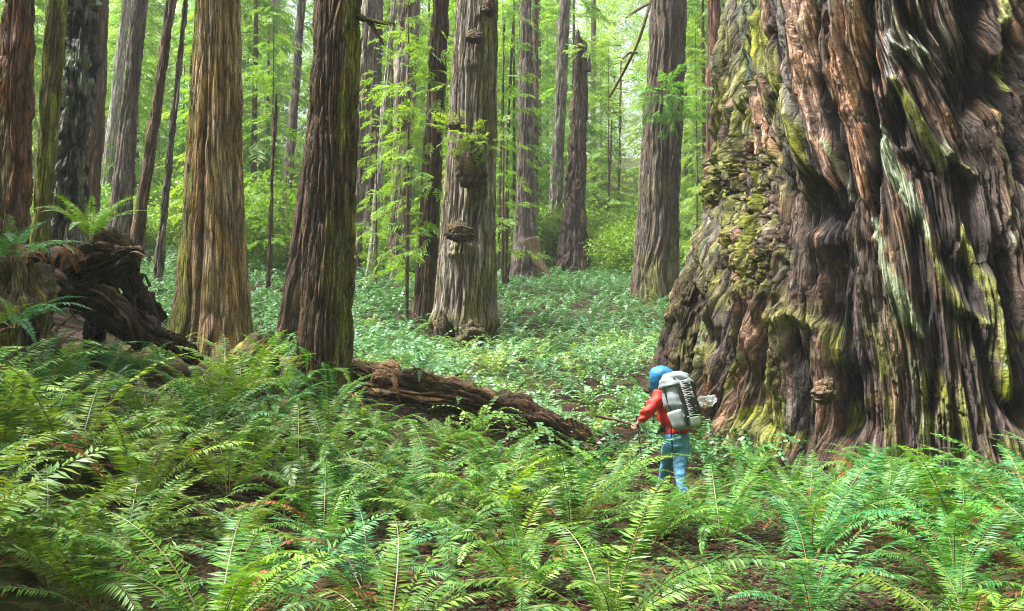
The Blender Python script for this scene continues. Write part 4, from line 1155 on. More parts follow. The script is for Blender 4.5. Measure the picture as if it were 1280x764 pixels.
# thin to a spacing that grows a little with distance
keep = []; cell = {}
for x, y, px in spots:
    dm = .52 if y < 26 else .66
    kx, ky = int(x / .6), int(y / .6); ok = True
    for a in (-1, 0, 1):
        for b_ in (-1, 0, 1):
            for (u, v) in cell.get((kx + a, ky + b_), ()):
                if (u - x) ** 2 + (v - y) ** 2 < dm * dm: ok = False; break
    if ok: cell.setdefault((kx, ky), []).append((x, y)); keep.append((x, y, px))
keep.sort(key=lambda q: q[1])
zz = ground(np.array([q[0] for q in keep]), np.array([q[1] for q in keep]))
allq = []; nind = 0
vis = lambda px: 425 < px < 870
for (x, y, px), z in zip(keep, zz):
    s = rc.uniform(.55, 1.15) * (1 if px > 560 else 1.1); a = rc.uniform(0, 6.28); pale = rc.random()
    if nind < 160 and vis(px):
        o = link('sword_fern', SFM[int(rc.integers(7))], None, (x, y, z - .02), None)
        o.rotation_euler = (rc.uniform(-.2, .2), rc.uniform(-.2, .2), a); o.scale = (s, s, s)
        c = rc.uniform(.8, 1.25); o.color = ((c * 1.0, c * 1.1, c * 1.25, 1) if pale < .65 else (c * 1.25, c * 1.1, c * .7, 1))
        tag(o, 'small pale green fern of the lush carpet between the fallen log and the snag', 'fern', 'small ferns carpeting the clearing'); nind += 1
    else:
        c, sn = math.cos(a) * s, math.sin(a) * s
        q = SF[int(rc.integers(7))]
        allq.append(q @ np.array([[c, sn, 0], [-sn, c, 0], [0, 0, s]]) + np.array([x, y, z - .02]))
fc = link('fern_carpet', mesh_quads('fern_carpet', np.concatenate(allq)), mats=M_CARPET); fc.color = (1.05, 1.1, 1.1, 1)
tag(fc, 'pale green carpet of small ferns spreading up the clearing between the trunks', kind='stuff')
print('carpet ferns', len(keep), 'individual', nind)

# oxalis leaves and litter on the forest floor
def oxalis():
    r = np.random.default_rng(8); n = 15000
    y = r.uniform(6.2, 13.5, n); x = r.uniform(-.56, .56, n) * y
    dens = fbm(x * .9 + 30, y * .9 + 30, 3, 12); k = dens > .45
    x, y = x[k], y[k]; z = ground(x, y) + r.uniform(.02, .085, len(x))
    Q = []
    for j in range(3):
        a = r.uniform(0, .6, len(x)) + j * 2.094 + (np.arange(len(x)) * 1.7)
        s = r.uniform(.018, .034, len(x)); d = np.stack([np.cos(a), np.sin(a), r.uniform(-.35, .15, len(x))], -1); w = np.stack([-np.sin(a), np.cos(a), 0 * a], -1)
        c = np.stack([x, y, z], -1)
        t1 = c + d * s[:, None] * 1.15 + w * s[:, None] * .75; t2 = c + d * s[:, None] * 1.15 - w * s[:, None] * .75
        nt = c + d * s[:, None] * .95
        Q.append(np.stack([c, t1, nt, t2], 1))
    o = link('oxalis_ground_cover', mesh_quads('oxalis', np.concatenate(Q)), mats=M_OXALIS)
    tag(o, 'low three leaved oxalis spread over the dark soil between the ferns', kind='stuff')
oxalis()
def litter():
    r = np.random.default_rng(9); n = 16000
    y = r.uniform(6, 15, n); x = r.uniform(-.58, .58, n) * y; z = ground(x, y) + .006 + r.uniform(0, .03, n)
    a = r.uniform(0, 6.28, n); l = r.uniform(.012, .09, n); w = r.uniform(.003, .010, n)
    d = np.stack([np.cos(a), np.sin(a), r.uniform(-.3, .3, n)], -1) * l[:, None]; s = np.stack([-np.sin(a), np.cos(a), r.uniform(-.4, .4, n)], -1) * w[:, None]
    c = np.stack([x, y, z], -1)
    o = link('leaf_litter', mesh_quads('litter', np.stack([c - d - s, c + d - s * .6, c + d + s, c - d + s * .7], 1)), mats=M_LITTER)
    tag(o, 'reddish brown needle litter and twigs strewn over the forest floor', kind='stuff')
litter()

# ------------------------------------------------------------------ fallen wood
def wood(kind, label, cat, pts, rad, pal, seed, nth=90, nz=200, ref=(0, 0, 1), part=None, **kw):
    path = np.array([P(*q) for q in pts]); b = path[0].copy()
    root = empty(kind, b); tag(root, label, cat)
    link(part or 'log', bark_mesh(part or 'log', path - b, rad, nth, nz, bark_disp(pal, seed, **kw), ref=ref), root)
    return root, b
wood('fallen_log', 'long rotting reddish fallen log crossing the clearing behind the fern bed', 'log',
     [(415, 472, 14.0), (500, 488, 13.6), (575, 500, 13.4), (650, 520, 13.2), (705, 540, 13.0), (748, 560, 12.8)],
     lambda t: (.37 - .26 * t) * np.sqrt(np.clip(1 - (np.clip(t - .9, 0, 1) / .105) ** 2, .02, 1)), 'rotred', 401, nth=140, nz=400, strip=.05, amp=.035, rough=.46, moss=.15, mossh=30, mossdir=0.0, vlen=.5)
root, b = wood('upturned_root', 'dark upturned root mass arching over a hollow on the left', 'root',
     [(-40, 372, 13.4), (30, 362, 13.3), (85, 345, 13.2), (125, 330, 13.0), (168, 318, 12.8)],
     lambda t: (.36 - .06 * t) * np.sqrt(np.clip(1 - (np.clip(t - .8, 0, 1) / .21) ** 2, .02, 1)), 'rot', 411, nth=150, nz=260, strip=.07, amp=.06, rough=.62, moss=.12, mossh=30, mossdir=0.0, vlen=.5)
for k, (pts, r0, r1) in enumerate([([(75, 345, 13.0), (112, 370, 12.9), (150, 398, 12.9), (186, 430, 13.0)], .27, .20),
                                   ([(120, 385, 13.0), (117, 415, 13.0), (113, 462, 13.0)], .11, .10),
                                   ([(150, 335, 12.9), (175, 372, 13.0), (200, 402, 13.3)], .16, .15),
                                   ([(130, 335, 12.8), (150, 322, 12.5), (172, 312, 12.3), (186, 322, 12.2)], .15, .06),
                                   ([(60, 340, 12.7), (88, 322, 12.5), (122, 312, 12.5), (150, 318, 12.6)], .16, .10),
                                   ([(95, 360, 12.7), (135, 372, 12.5), (165, 400, 12.5), (172, 440, 12.6)], .14, .08),
                                   ([(10, 370, 12.9), (48, 352, 12.6), (76, 350, 12.4), (90, 372, 12.4)], .17, .08),
                                   ([(170, 400, 12.8), (195, 420, 12.8), (222, 428, 13.0), (250, 452, 13.3)], .16, .10),
                                   ([(40, 365, 13.0), (22, 400, 12.8), (8, 455, 12.6)], .22, .26)]):
    path = np.array([P(*q) for q in pts]) - b
    link('root', bark_mesh('root', path, lambda t, r0=r0, r1=r1: (r0 + (r1 - r0) * t) * np.sqrt(np.clip(1 - (np.clip(t - .7, 0, 1) / .31) ** 2, .02, 1)), 60, 90, bark_disp('rot', 420 + k, strip=.06, amp=.04, rough=.26, vlen=.5, moss=.08, mossh=30, mossdir=0.0), ref=(0, 1, 0)), root)
rq = np.random.default_rng(61)
for k in range(44):      # torn rootlets
    px = rq.uniform(25, 190); py = 345 + .35 * max(0, px - 90) + rq.uniform(-25, 25); d0 = 12.75
    p0 = P(px, py, d0) - b; l = rq.uniform(.2, .6); dd = np.array([rq.uniform(-.6, .6), rq.uniform(-.4, .1), rq.uniform(-1, .4)])
    link('rootlet', bark_mesh('rootlet', [p0, p0 + dd * l * .5 + rq.normal(0, .05, 3), p0 + dd * l], lambda t: .022 * (1 - t) + .004, 7, 10, bark_disp('rot', 470 + k, strip=.05, amp=.003)), root)
wood('log_stump', 'broken reddish log end with a mossy rim leaning before the golden trunk', 'log',
     [(238, 515, 12.2), (262, 495, 12.5), (300, 462, 12.9), (330, 440, 13.2)], lambda t: .20 + .09 * t, 'rotred', 431, nth=90, nz=120, strip=.06, amp=.03, rough=.14, moss=.9, mossh=30, mossdir=0.3, vlen=.6)
wood('mossy_hummock', 'mossy rotten stump under drooping ferns at the left edge', 'stump',
     [(15, 600, 10.6), (18, 520, 10.9), (18, 400, 11.4), (14, 338, 11.6)], lambda t: .62 - .25 * t, 'rot', 441, nth=100, nz=110, strip=.10, amp=.05, rough=.45, moss=.3, mossh=30, mossdir=-1.5, vlen=.7, ref=(1, 0, 0))
wood('rotting_wood', 'reddish rotting wood heaped between the golden and the dark trunk', 'log', [(318, 505, 13.4), (350, 478, 13.7), (392, 468, 14.0), (440, 470, 14.2)],
     lambda t: .30 * np.sqrt(np.clip(1 - (2 * t - 1) ** 4, .02, 1)), 'rotred', 481, nth=110, nz=160, strip=.05, amp=.04, rough=.5, moss=.4, mossh=30, mossdir=0.0, vlen=.5)
wood('fallen_stick', 'thin brown fallen branch lying beside the hiker\'s pole', 'branch',
     [(745, 520, 12.6), (770, 525, 12.5), (796, 533, 12.4)], lambda t: .020 - .008 * t, 'red', 451, nth=14, nz=40, strip=.03, amp=.005, rough=.03)
p = at(491, 462, 12.9); b = empty('dead_fern', p); tag(b, 'shaggy brown dead fern hanging down the front of the fallen log', 'fern')
for k in range(6):
    o = link('frond', FD[k % 4], b); o.rotation_euler = (rq.uniform(-.4, .4), rq.uniform(.3, 1.0), -PI / 2 + rq.uniform(-.9, .9)); o.scale = (rq.uniform(.45, .8),) * 3; o.color = (rq.uniform(.3, .6),) * 3 + (1,)
p = at(78, 312, 12.35); b = empty('dead_fern', p); tag(b, 'rusty dead fronds drooping over the front of the upturned root', 'fern')
for k in range(8):
    o = link('frond', FD[k % 4], b); o.rotation_euler = (rq.uniform(-.4, .4), rq.uniform(.2, .9), -PI / 2 + rq.uniform(-1.3, 1.3)); o.scale = (rq.uniform(.5, .8),) * 3; o.color = (rq.uniform(.5, 1.0),) * 3 + (1,)

# ------------------------------------------------------------------ the hiker
M_SKIN = plain('skin', (0.42, 0.24, 0.17), .55, .4)
M_RED = plain('red_jacket', (0.50, 0.022, 0.014), .6, .35, 14, .22, .5)
M_HOOD = plain('blue_hood', (0.010, 0.12, 0.27), .6, .4, 18, .2, .4)
M_JEANS = plain('light_blue_jeans', (0.10, 0.26, 0.44), .8, .25, 22, .28, .4)
M_SHOE = plain('grey_blue_shoe', (0.10, 0.17, 0.23), .7, .3, 30, .2)
M_SOLE = plain('shoe_sole', (0.03, 0.03, 0.03), .8)
M_PACK = plain('pale_grey_nylon', (0.20, 0.225, 0.24), .55, .4, 16, .12, .5)
M_DARKWEB = plain('black_webbing', (0.015, 0.016, 0.018), .7, .3, 40, .3)
M_CORD = plain('white_cord', (0.62, 0.64, 0.64), .6)
M_CLOTH = plain('white_cloth', (0.70, 0.70, 0.72), .7, .3, 12, .08)
M_EYE = plain('eye', (0.02, 0.015, 0.012), .2)
M_ALU = plain('pole_shaft', (0.05, 0.035, 0.03), .4, .5)
FW = np.array([-.5, .866, 0]); RT = np.array([.866, .5, 0]); UP = np.array([0, 0, 1.0])
foot_z = P(858, 630, 11.5)[2]
DZ = gz(P(858, 630, 11.5)[0], 11.5) - foot_z
def J(px, py, d): return P(px, py, d) + np.array([0, 0, DZ])

def skin(nodes, edges, root, sub=2):
    """nodes: list of (pos, rx, ry); grows one continuous skin surface and returns (verts, faces)"""
    me = bpy.data.meshes.new('tmp'); me.from_pydata([tuple(map(float, n[0])) for n in nodes], edges, [])
    o = bpy.data.objects.new('tmp', me); COL.objects.link(o)
    sk = o.modifiers.new('skin', 'SKIN'); sk.use_smooth_shade = True
    sb = o.modifiers.new('sub', 'SUBSURF'); sb.levels = sub; sb.render_levels = sub
    for i, n in enumerate(nodes):
        v = me.skin_vertices[0].data[i]; v.radius = (n[1], n[2] if len(n) > 2 else n[1]); v.use_root = (i == root)
    dg = bpy.context.evaluated_depsgraph_get(); dg.update()
    ev = o.evaluated_get(dg); m = ev.to_mesh()
    V = np.array([v.co[:] for v in m.vertices]); Fc = [tuple(p.vertices) for p in m.polygons]
    ev.to_mesh_clear(); bpy.data.objects.remove(o); bpy.data.meshes.remove(me)
    return V, Fc
def py_mesh(name, parts, crease=0.0, seed=0):
    V = np.concatenate([p[0] for p in parts]); Fs = []; off = 0
    for v, f in parts:
        Fs += [tuple(i + off for i in t) for t in f]; off += len(v)
    if crease:
        n = fbm(V[:, 0] * 9 + V[:, 1] * 7 + 40, V[:, 2] * 22 + V[:, 1] * 5 + 40, 3, seed) - .5
        c = V.mean(0); d = V - c; d[:, 2] *= .2; d /= np.linalg.norm(d, axis=1)[:, None] + 1e-6
        V = V + d * (n * crease)[:, None]
    me = bpy.data.meshes.new(name); me.from_pydata([tuple(map(float, v)) for v in V], [], Fs)
    for p in me.polygons: p.use_smooth = True
    return me

hip = J(846, 545, 11.68); spine = J(843, 524, 11.72); chest = J(838, 502, 11.76); neck = J(830, 485, 11.78); head = J(823.5, 469, 11.76)
shL = chest + np.array([0, 0, .085]) - RT * .17; shR = chest + np.array([0, 0, .085]) + RT * .17
elL = J(810, 514, 11.56); wrL = J(799.5, 524, 11.62); haL = J(796, 528.5, 11.64)
elR = J(872, 516, 11.82); wrR = J(877, 512, 11.62); haR = J(878.5, 508, 11.57)
hL = hip - RT * .095 - UP * .05; hR = hip + RT * .095 - UP * .05
knL = J(833, 579, 11.86); anL = J(828, 609, 12.02); knR = J(848, 583, 11.60); anR = J(856, 618, 11.46)
anL[2] = gz(anL[0], anL[1]) + .09; anR[2] = gz(anR[0], anR[1]) + .09
hd = np.array([-.86, .48, -.12]); hd /= np.linalg.norm(hd)
hs_ = np.cross(hd, UP); hs_ /= np.linalg.norm(hs_)
origin = np.array([hip[0], hip[1], min(anL[2], anR[2]) - .09])
rel = lambda p: np.asarray(p) - origin
pers = empty('person', origin)
tag(pers, 'hiker in red jacket, blue hood and jeans walking past the giant trunk', 'person')
B = [(hip, .13, .10), (spine, .12, .09), (chest, .14, .10), (neck, .052, .052), (head - hd * .005 - UP * .02, .075, .085), (head + UP * .05, .08, .085),
     (shL, .055), (elL, .040), (wrL, .027), (haL, .035, .02), (shR, .055), (elR, .040), (wrR, .027), (haR, .035, .02),
     (hL, .085), (knL, .055), (anL, .038), (hR, .085), (knR, .055), (anR, .038)]
Eg = [(0, 1), (1, 2), (2, 3), (3, 4), (4, 5), (2, 6), (6, 7), (7, 8), (8, 9), (2, 10), (10, 11), (11, 12), (12, 13), (0, 14), (14, 15), (15, 16), (0, 17), (17, 18), (18, 19)]
parts = [skin([(rel(n[0]),) + tuple(n[1:]) for n in B], Eg, 0)]
def hand(h, wrist, grip_axis, outw):
    """five bent fingers rooted inside the palm and closed round what the hand holds"""
    out = []; d = h - wrist; d = d / np.linalg.norm(d); g = np.asarray(grip_axis, float); g /= np.linalg.norm(g); o = np.asarray(outw, float); o /= np.linalg.norm(o)
    for k in range(4):
        b = h + g * (.027 - .018 * k); l = (.040, .046, .043, .034)[k]
        pts = [b, b + d * l, b + d * l * 1.2 + o * l * .7, b + d * l * .6 + o * l * 1.15]
        out.append(skin([(rel(p), .0095 - .001 * i) for i, p in enumerate(pts)], [(0, 1), (1, 2), (2, 3)], 0, 1))
    b = h - d * .025 + g * .02
    pts = [b, b + g * .025 + o * .025, b + d * .03 + g * .03 + o * .045]
    out.append(skin([(rel(p), .011 - .001 * i) for i, p in enumerate(pts)], [(0, 1), (1, 2)], 0, 1))
    return out
parts += hand(haL, wrL, UP, -RT * .4 + FW) + hand(haR, wrR, UP, RT * .6 - FW)
# nose, brow and chin grow out of the face
nose = [(head + hd * .07 + UP * .0, .016), (head + hd * .105 - UP * .018, .013), (head + hd * .085 - UP * .03, .012)]
parts.append(skin([(rel(p), q) for p, q in nose], [(0, 1), (1, 2)], 0, 1))
chin = [(head + hd * .03 - UP * .07, .035), (head + hd * .068 - UP * .088, .024)]
parts.append(skin([(rel(p), q) for p, q in chin], [(0, 1)], 0, 1))
link('body', py_mesh('body', parts), pers, mats=M_SKIN)
for s in (-1, 1):
    e = link('eye', py_mesh('eye', [skin([(rel(head + hd * .080 + hs_ * s * .032 + UP * .008), .010), (rel(head + hd * .086 + hs_ * s * .032 + UP * .008), .009)], [(0, 1)], 0, 1)]), pers, mats=M_EYE)
mo = link('mouth', py_mesh('mouth', [skin([(rel(head + hd * .088 - hs_ * .022 - UP * .052), .006), (rel(head + hd * .094 - UP * .054), .008), (rel(head + hd * .088 + hs_ * .022 - UP * .052), .006)], [(0, 1), (1, 2)], 1, 1)]), pers, mats=plain('lips', (.35, .13, .11), .5))
# clothes
hem = hip - UP * .005
Jk = [(hem, .185, .15), (hip + (spine - hip) * .5, .175, .14), (spine, .165, .135), (chest, .185, .145), (neck - UP * .02, .085, .085), (shL, .092), (elL, .068), (wrL, .048), (shR, .092), (elR, .068), (wrR, .048)]
Je = [(0, 1), (1, 2), (2, 3), (3, 4), (3, 5), (5, 6), (6, 7), (3, 8), (8, 9), (9, 10)]
jk = link('jacket', py_mesh('jacket', [skin([(rel(n[0]),) + tuple(n[1:]) for n in Jk], Je, 0)], .11, 3), pers, mats=M_RED)
mid = lambda a, b, t: a + (b - a) * t
def limb(pts, rs, n=34, nth=22):
    pts = np.array([rel(q) for q in pts]); k = np.linspace(0, 1, len(rs))
    V, Q, T, _, _ = tube(pts, lambda t: np.interp(t, k, rs), nth, n, lambda a_, b_, c_: (0 * c_, np.ones(c_.shape + (3,))), ref=tuple(RT))
    return V, [tuple(q) for q in Q] + [tuple(q) for q in T]
pv, pf_ = limb([hip + UP * .05, hip - UP * .02, hip - UP * .08, hip - UP * .16], [.15, .160, .155, .09], 16, 30)
dpv = pv - rel(hip); dpv -= np.outer(dpv @ FW, FW) * .22; pv = dpv + rel(hip)
jl = limb([hip - RT * .075 + UP * .02, hL, mid(hL, knL, .5), knL, mid(knL, anL, .5), anL + UP * .0], [.085, .094, .080, .064, .060, .056])
jr = limb([hip + RT * .075 + UP * .02, hR, mid(hR, knR, .5), knR, mid(knR, anR, .5), anR + UP * .0], [.085, .095, .081, .065, .060, .056])
jn = link('jeans', py_mesh('jeans', [(pv, pf_), jl, jr], .06, 6), pers, mats=M_JEANS)
for an in (anL, anR):
    fdir = FW * .9 + RT * .15
    sh = link('shoe', py_mesh('shoe', [skin([(rel(an + UP * .02), .052), (rel(an - UP * .035 - fdir * .03), .058, .05), (rel(an - UP * .045 + fdir * .10), .052, .045), (rel(an - UP * .052 + fdir * .18), .038, .032)], [(0, 1), (1, 2), (2, 3)], 1)]), pers, mats=M_SHOE)
    so = link('sole', py_mesh('sole', [skin([(rel(an - UP * .078 - fdir * .06), .048, .014), (rel(an - UP * .078 + fdir * .06), .05, .014), (rel(an - UP * .078 + fdir * .2), .036, .012)], [(0, 1), (1, 2)], 0)]), sh, mats=M_SOLE)
# hood: a shell with an opening in front of the face and a gathered collar
def hood():
    nu, nv = 48, 30; V = []; Fc = []
    U, Vv = np.meshgrid(np.linspace(0, 2 * PI, nu, endpoint=False), np.linspace(0.0, 1.0, nv))
    # axis points from the face opening (v=0) over the back of the head (v=1)
    th = .85 + Vv * (PI - .85)
    r0 = 1 + .13 * (fbm(U / (2 * PI) * 9, Vv * 3, 4, 5, 9) - .5) * 2
    a = np.cos(th) * (.150 - .0 * th) - .035 * sstep(.55, 1.0, Vv) * (np.sin(U) > 0) * np.sin(U); b = np.sin(th) * .128 * r0
    low = np.clip(-np.sin(U), 0, 1)
    c = head[None, None] + hd * (a - .012)[..., None] + hs_ * (b * np.cos(U))[..., None] * .92 + UP * (b * np.sin(U) * (1.04 + .75 * low))[..., None]
    c[..., :2] += (-(.10) * low ** 2 * Vv)[..., None] * hd[:2]
    for p in c.reshape(-1, 3): V.append(rel(p))
    for j in range(nv - 1):
        for i in range(nu): Fc.append((j * nu + i, j * nu + (i + 1) % nu, (j + 1) * nu + (i + 1) % nu, (j + 1) * nu + i))
    return np.array(V), Fc
hm_ = py_mesh('hood', [hood()])
ho = link('hood', hm_, pers, mats=M_HOOD); sm = ho.modifiers.new('thick', 'SOLIDIFY'); sm.thickness = .008
link('collar', py_mesh('collar', [skin([(rel(neck - UP * .015), .085, .085), (rel(neck + UP * .05), .075, .075)], [(0, 1)], 0)], .015, 9), pers, mats=M_HOOD)

# ------------------------------------------------------------------ backpack
ax_up = neck - hip; ax_up /= np.linalg.norm(ax_up)
ax_r = RT - ax_up * (RT @ ax_up); ax_r /= np.linalg.norm(ax_r)
ax_b = np.cross(ax_r, ax_up); ax_b /= np.linalg.norm(ax_b)
if ax_b @ FW > 0: ax_b = -ax_b
PC = J(851, 502, 11.50)
pk = empty('backpack', PC); tag(pk, 'pale grey backpack with black bungee laced panel on the hiker\'s back', 'backpack')
loc = lambda x, y, z: ax_r * x + ax_b * y + ax_up * z
def sect(z):   # half width, half depth of the pack at height z (-.30 .. .30)
    t = (z + .30) / .60
    w = np.interp(t, [0, .06, .3, .6, .85, 1], [.125, .155, .175, .185, .195, .175]); d = np.interp(t, [0, .06, .3, .6, .85, 1], [.085, .115, .135, .135, .125, .095])
    return w, d
def pack_pt(u, z, off=0.0):
    w, d = sect(z); n = 3.2
    c, s = math.cos(u), math.sin(u)
    k = (abs(c) ** n + abs(s) ** n) ** (-1 / n)
    wr = 1 + .05 * (float(fbm(np.array([u * 1.7 + 9]), np.array([z * 11 + 7]), 3, 2)[0]) - .5)
    return loc((w + off) * c * k * wr, (d + off) * s * k * wr, z)
def rings(u0, u1, nu, zs, off=0.0, closed=False):
    us = np.linspace(u0, u1, nu, endpoint=not closed); V = [pack_pt(u, z, off) for z in zs for u in us]; Fc = []
    for j in range(len(zs) - 1):
        for i in range(nu if closed else nu - 1):
            a, b = j * nu + i, j * nu + (i + 1) % nu; Fc.append((a, b, b + nu, a + nu))
    return V, Fc
zs = np.linspace(-.30, .30, 26)
V, Fc = rings(0, 2 * PI, 56, zs, 0, True)
V.append(loc(0, 0, -.315)); V.append(loc(0, 0, .315)); n_ = 56
for i in range(n_):
    Fc.append(((i + 1) % n_, i, len(V) - 2)); Fc.append(((len(zs) - 1) * n_ + i, (len(zs) - 1) * n_ + (i + 1) % n_, len(V) - 1))
link('bag', py_mesh('bag', [(np.array(V), Fc)], .05, 4), pk, mats=M_PACK)
# lid drooping over the top
V, Fc = rings(0, 2 * PI, 48, np.linspace(.20, .30, 7), .007, True)
top0 = len(V) - 48
for q in (.9, .6, .15):
    for i in range(48): V.append(np.array(V[top0 + i]) * q + loc(0, .0, .36) * (1 - q) + loc(0, 0, .035 * math.sin((1 - q) * PI)))
for j in range(3):
    o0 = top0 + 48 * j
    for i in range(48): a, b = o0 + i, o0 + (i + 1) % 48; Fc.append((a, b, b + 48, a + 48))
lid = link('lid', py_mesh('lid', [(np.array(V), Fc)], .07, 8), pk, mats=M_PACK); lid.modifiers.new('t', 'SOLIDIFY').thickness = .006
# black laced panel on the back face
V, Fc = rings(PI / 2 - .68, PI / 2 + .5, 14, np.linspace(-.20, .27, 18), .010)
pn = link('mesh_panel', py_mesh('mesh_panel', [(np.array(V), Fc)]), pk, mats=M_DARKWEB); pn.modifiers.new('t', 'SOLIDIFY').thickness = .006
def cord(name, pts, r, mat, parent, n=60):
    p = np.array(pts, float)
    V, Q, T, _, _ = tube(p, lambda t: np.full_like(t, r), 8, max(n, len(p)), lambda a, b, c: (0 * c, np.ones(c.shape + (3,))))
    me = mesh_np(name, V, Q, True, T); return link(name, me, parent, mats=mat)
zg = []
for k in range(17):
    zz_ = .25 - k * .027; u = PI / 2 + (.42 if k % 2 else -.60)
    zg.append(pack_pt(u, zz_, .020))
cord('bungee_cord', zg, .0045, M_CORD, pn, 170)
cord('bungee_cord', [pack_pt(PI / 2 + (-.60 if k % 2 else .42), .25 - k * .027, .019) for k in range(17)], .0035, M_CORD, pn, 170)
for u, z0, z1, r in ((PI / 2 - .72, -.27, .29, .013), (PI / 2 + .48, -.27, .29, .013), (PI * .97, -.25, .22, .012)):
    cord('compression_strap', [pack_pt(u, z, .008) for z in np.linspace(z0, z1, 9)], r, M_DARKWEB, pk)
V, Fc = rings(PI * .72, PI * 1.1, 12, np.linspace(-.29, -.08, 8), .014)
sp = link('side_pocket', py_mesh('side_pocket', [(np.array(V), Fc)], .02, 2), pk, mats=plain('grey_nylon', (.25, .27, .29), .6, .3, 20, .2)); sp.modifiers.new('t', 'SOLIDIFY').thickness = .006
V, Fc = rings(PI / 2 - .66, PI / 2 + .3, 12, np.linspace(-.29, -.19, 6), .012)
bp_ = link('bottom_pocket', py_mesh('bottom_pocket', [(np.array(V), Fc)], .01, 5), pk, mats=plain('pale_green_nylon', (.38, .44, .36), .5, .4, 16, .15)); bp_.modifiers.new('t', 'SOLIDIFY').thickness = .006
relp = lambda p: np.asarray(p) - PC
# hip belt round the waist, shoulder straps, dangling strap
hb = []
for a in np.linspace(-.35, PI + .35, 22):
    w_ = hip + (spine - hip) * .55
    hb.append(relp(w_ + RT * .20 * math.cos(a) + FW * .165 * math.sin(a) * (1 if math.sin(a) > 0 else .6)))
V = []
for p in hb:
    V += [p - UP * .035, p + UP * .035]
Fc = [(2 * i, 2 * i + 2, 2 * i + 3, 2 * i + 1) for i in range(len(hb) - 1)]
b_ = link('hip_belt', py_mesh('hip_belt', [(np.array(V), Fc)]), pk, mats=M_DARKWEB); b_.modifiers.new('t', 'SOLIDIFY').thickness = .018
for s in (-1, 1):
    ctr = chest + RT * s * .11
    pts = [ctr - FW * .13 + UP * .02, ctr - FW * .06 + UP * .125, ctr + FW * .05 + UP * .135, ctr + FW * .15 + UP * .03, ctr + FW * .165 - UP * .10 + RT * s * .04, ctr + FW * .07 - UP * .22 + RT * s * .09]
    cord('shoulder_strap', [relp(p) for p in pts], .017, M_DARKWEB, pk, 40)
cord('hanging_strap', [relp(J(838, 522, 11.44)), relp(J(839.5, 545, 11.44)), relp(J(840.5, 563, 11.46))], .009, M_DARKWEB, pk)

# trekking pole, hand to ground
pt = haL + np.array([.0, 0, .10]); tipx = J(806, 598, 11.60); tipx[2] = gz(tipx[0], tipx[1])
pl = empty('trekking_pole', tipx); tag(pl, 'thin dark trekking pole planted in the ferns by the hiker\'s left hand', 'pole')
dp = pt - tipx
cord('shaft', [dp * .02, dp * .5, dp * .86], .0085, M_ALU, pl)
cord('grip', [dp * .85, dp * .93, dp], .017, M_DARKWEB, pl)
cord('basket', [dp * .05 - UP * .004, dp * .05, dp * .05 + UP * .004], .03, M_DARKWEB, pl, 4)
# crumpled white cloth beside the pack
def rag():
    n = 26; V = []; Fc = []
    c = haR + np.array([0, -.02, .02])
    for j in range(n):
        for i in range(n):
            u, v = i / (n - 1), j / (n - 1)
            w1 = float(fbm(np.array([u * 5 + 3]), np.array([v * 5 + 3]), 3, 8)[0]) - .5; w2 = float(fbm(np.array([u * 4 + 30]), np.array([v * 4]), 3, 9)[0]) - .5
            V.append(c + RT * (-.10 + .30 * u + .10 * w1) + UP * (-.03 + .15 * v * (1 - .45 * u) + .05 * u + .09 * w2) + FW * (.16 * w1))
    for j in range(n - 1):
        for i in range(n - 1): a = j * n + i; Fc.append((a, a + 1, a + n + 1, a + n))
    return np.array(V) - c, Fc, c
v_, f_, c_ = rag()
rg = link('cloth', py_mesh('cloth', [(v_, f_)]), None, c_, M_CLOTH); rg.modifiers.new('t', 'SOLIDIFY').thickness = .003
tag(rg, 'crumpled white cloth held out to the right of the grey backpack', 'cloth')

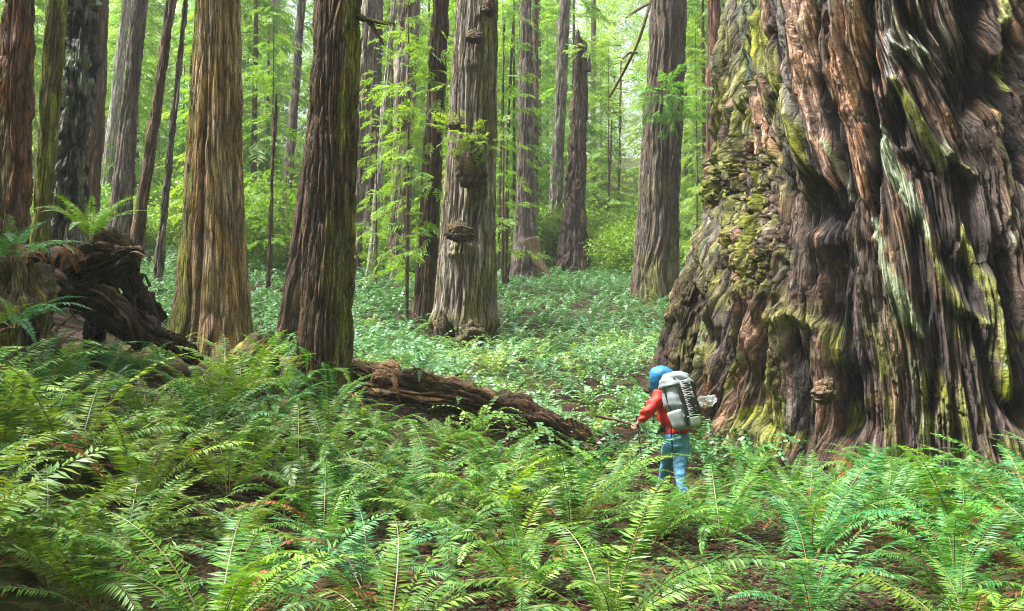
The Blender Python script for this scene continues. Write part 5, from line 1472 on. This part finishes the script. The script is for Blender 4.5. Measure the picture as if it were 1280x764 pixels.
# ------------------------------------------------------------------ light, air, camera
EL, AZ = math.radians(64), math.radians(-95)     # sun behind thin cloud, high, beyond the trees on the left
w = bpy.data.worlds.new('World'); SC.world = w; w.use_nodes = True
nt = w.node_tree; bg = nt.nodes['Background']
sky = nt.nodes.new('ShaderNodeTexSky'); sky.sky_type = 'NISHITA'; sky.sun_disc = False
sky.sun_elevation = EL; sky.sun_rotation = AZ; sky.air_density = 1.0; sky.dust_density = 6.0; sky.ozone_density = 0.6
hs = nt.nodes.new('ShaderNodeHueSaturation'); hs.inputs['Saturation'].default_value = .35; hs.inputs['Value'].default_value = 1.0   # overcast: a whitish sky
nt.links.new(sky.outputs[0], hs.inputs['Color']); nt.links.new(hs.outputs[0], bg.inputs['Color']); bg.inputs['Strength'].default_value = 0.05
ld = bpy.data.lights.new('sun', 'SUN'); ld.energy = 1.5; ld.angle = math.radians(10); ld.color = (1, .98, .94)
lo = bpy.data.objects.new('sun', ld); COL.objects.link(lo)
sd = Vector((math.sin(AZ) * math.cos(EL), math.cos(AZ) * math.cos(EL), math.sin(EL)))
lo.rotation_euler = sd.to_track_quat('Z', 'Y').to_euler()
SC.view_settings.view_transform = 'Standard'; SC.view_settings.look = 'None'
SC.view_settings.exposure = 3.22; SC.view_settings.gamma = 1.0

HAZE = 0.0006
if HAZE:
    x0, x1, y0, y1, z0, z1 = -97, 97, -12, 158, -6, 75
    zmin = min(float(np.min([v.co.z for v in bpy.data.objects['ground'].data.vertices])) - 1, -2)
    V = [(x, y, z) for z in (zmin, z1) for y in (y0, y1) for x in (x0, x1)]
    me = bpy.data.meshes.new('haze'); me.from_pydata(V, [], [(0, 2, 3, 1), (4, 5, 7, 6), (0, 1, 5, 4), (2, 6, 7, 3), (0, 4, 6, 2), (1, 3, 7, 5)])
    hm = bpy.data.materials.new('haze'); hm.use_nodes = True; n = hm.node_tree
    n.nodes.remove(n.nodes['Principled BSDF'])
    pv = n.nodes.new('ShaderNodeVolumePrincipled'); pv.inputs['Density'].default_value = HAZE; pv.inputs['Color'].default_value = (.95, 1.0, .93, 1)
    n.links.new(pv.outputs[0], n.nodes['Material Output'].inputs['Volume'])
    o = link('haze', me, mats=hm); tag(o, 'thin pale mist hanging between the trees', kind='stuff')

cd = bpy.data.cameras.new('camera'); co = bpy.data.objects.new('camera', cd); COL.objects.link(co)
co.location = tuple(CAM); co.rotation_euler = (PI / 2 + PITCH, 0, 0)
cd.sensor_width = 36; cd.lens = F / W0 * 36; cd.clip_start = .1; cd.clip_end = 600
SC.camera = co
cy = SC.cycles
cy.max_bounces = 7; cy.diffuse_bounces = 2; cy.glossy_bounces = 2; cy.transmission_bounces = 5; cy.volume_bounces = 0
cy.use_denoising = True; cy.filter_width = 1.1
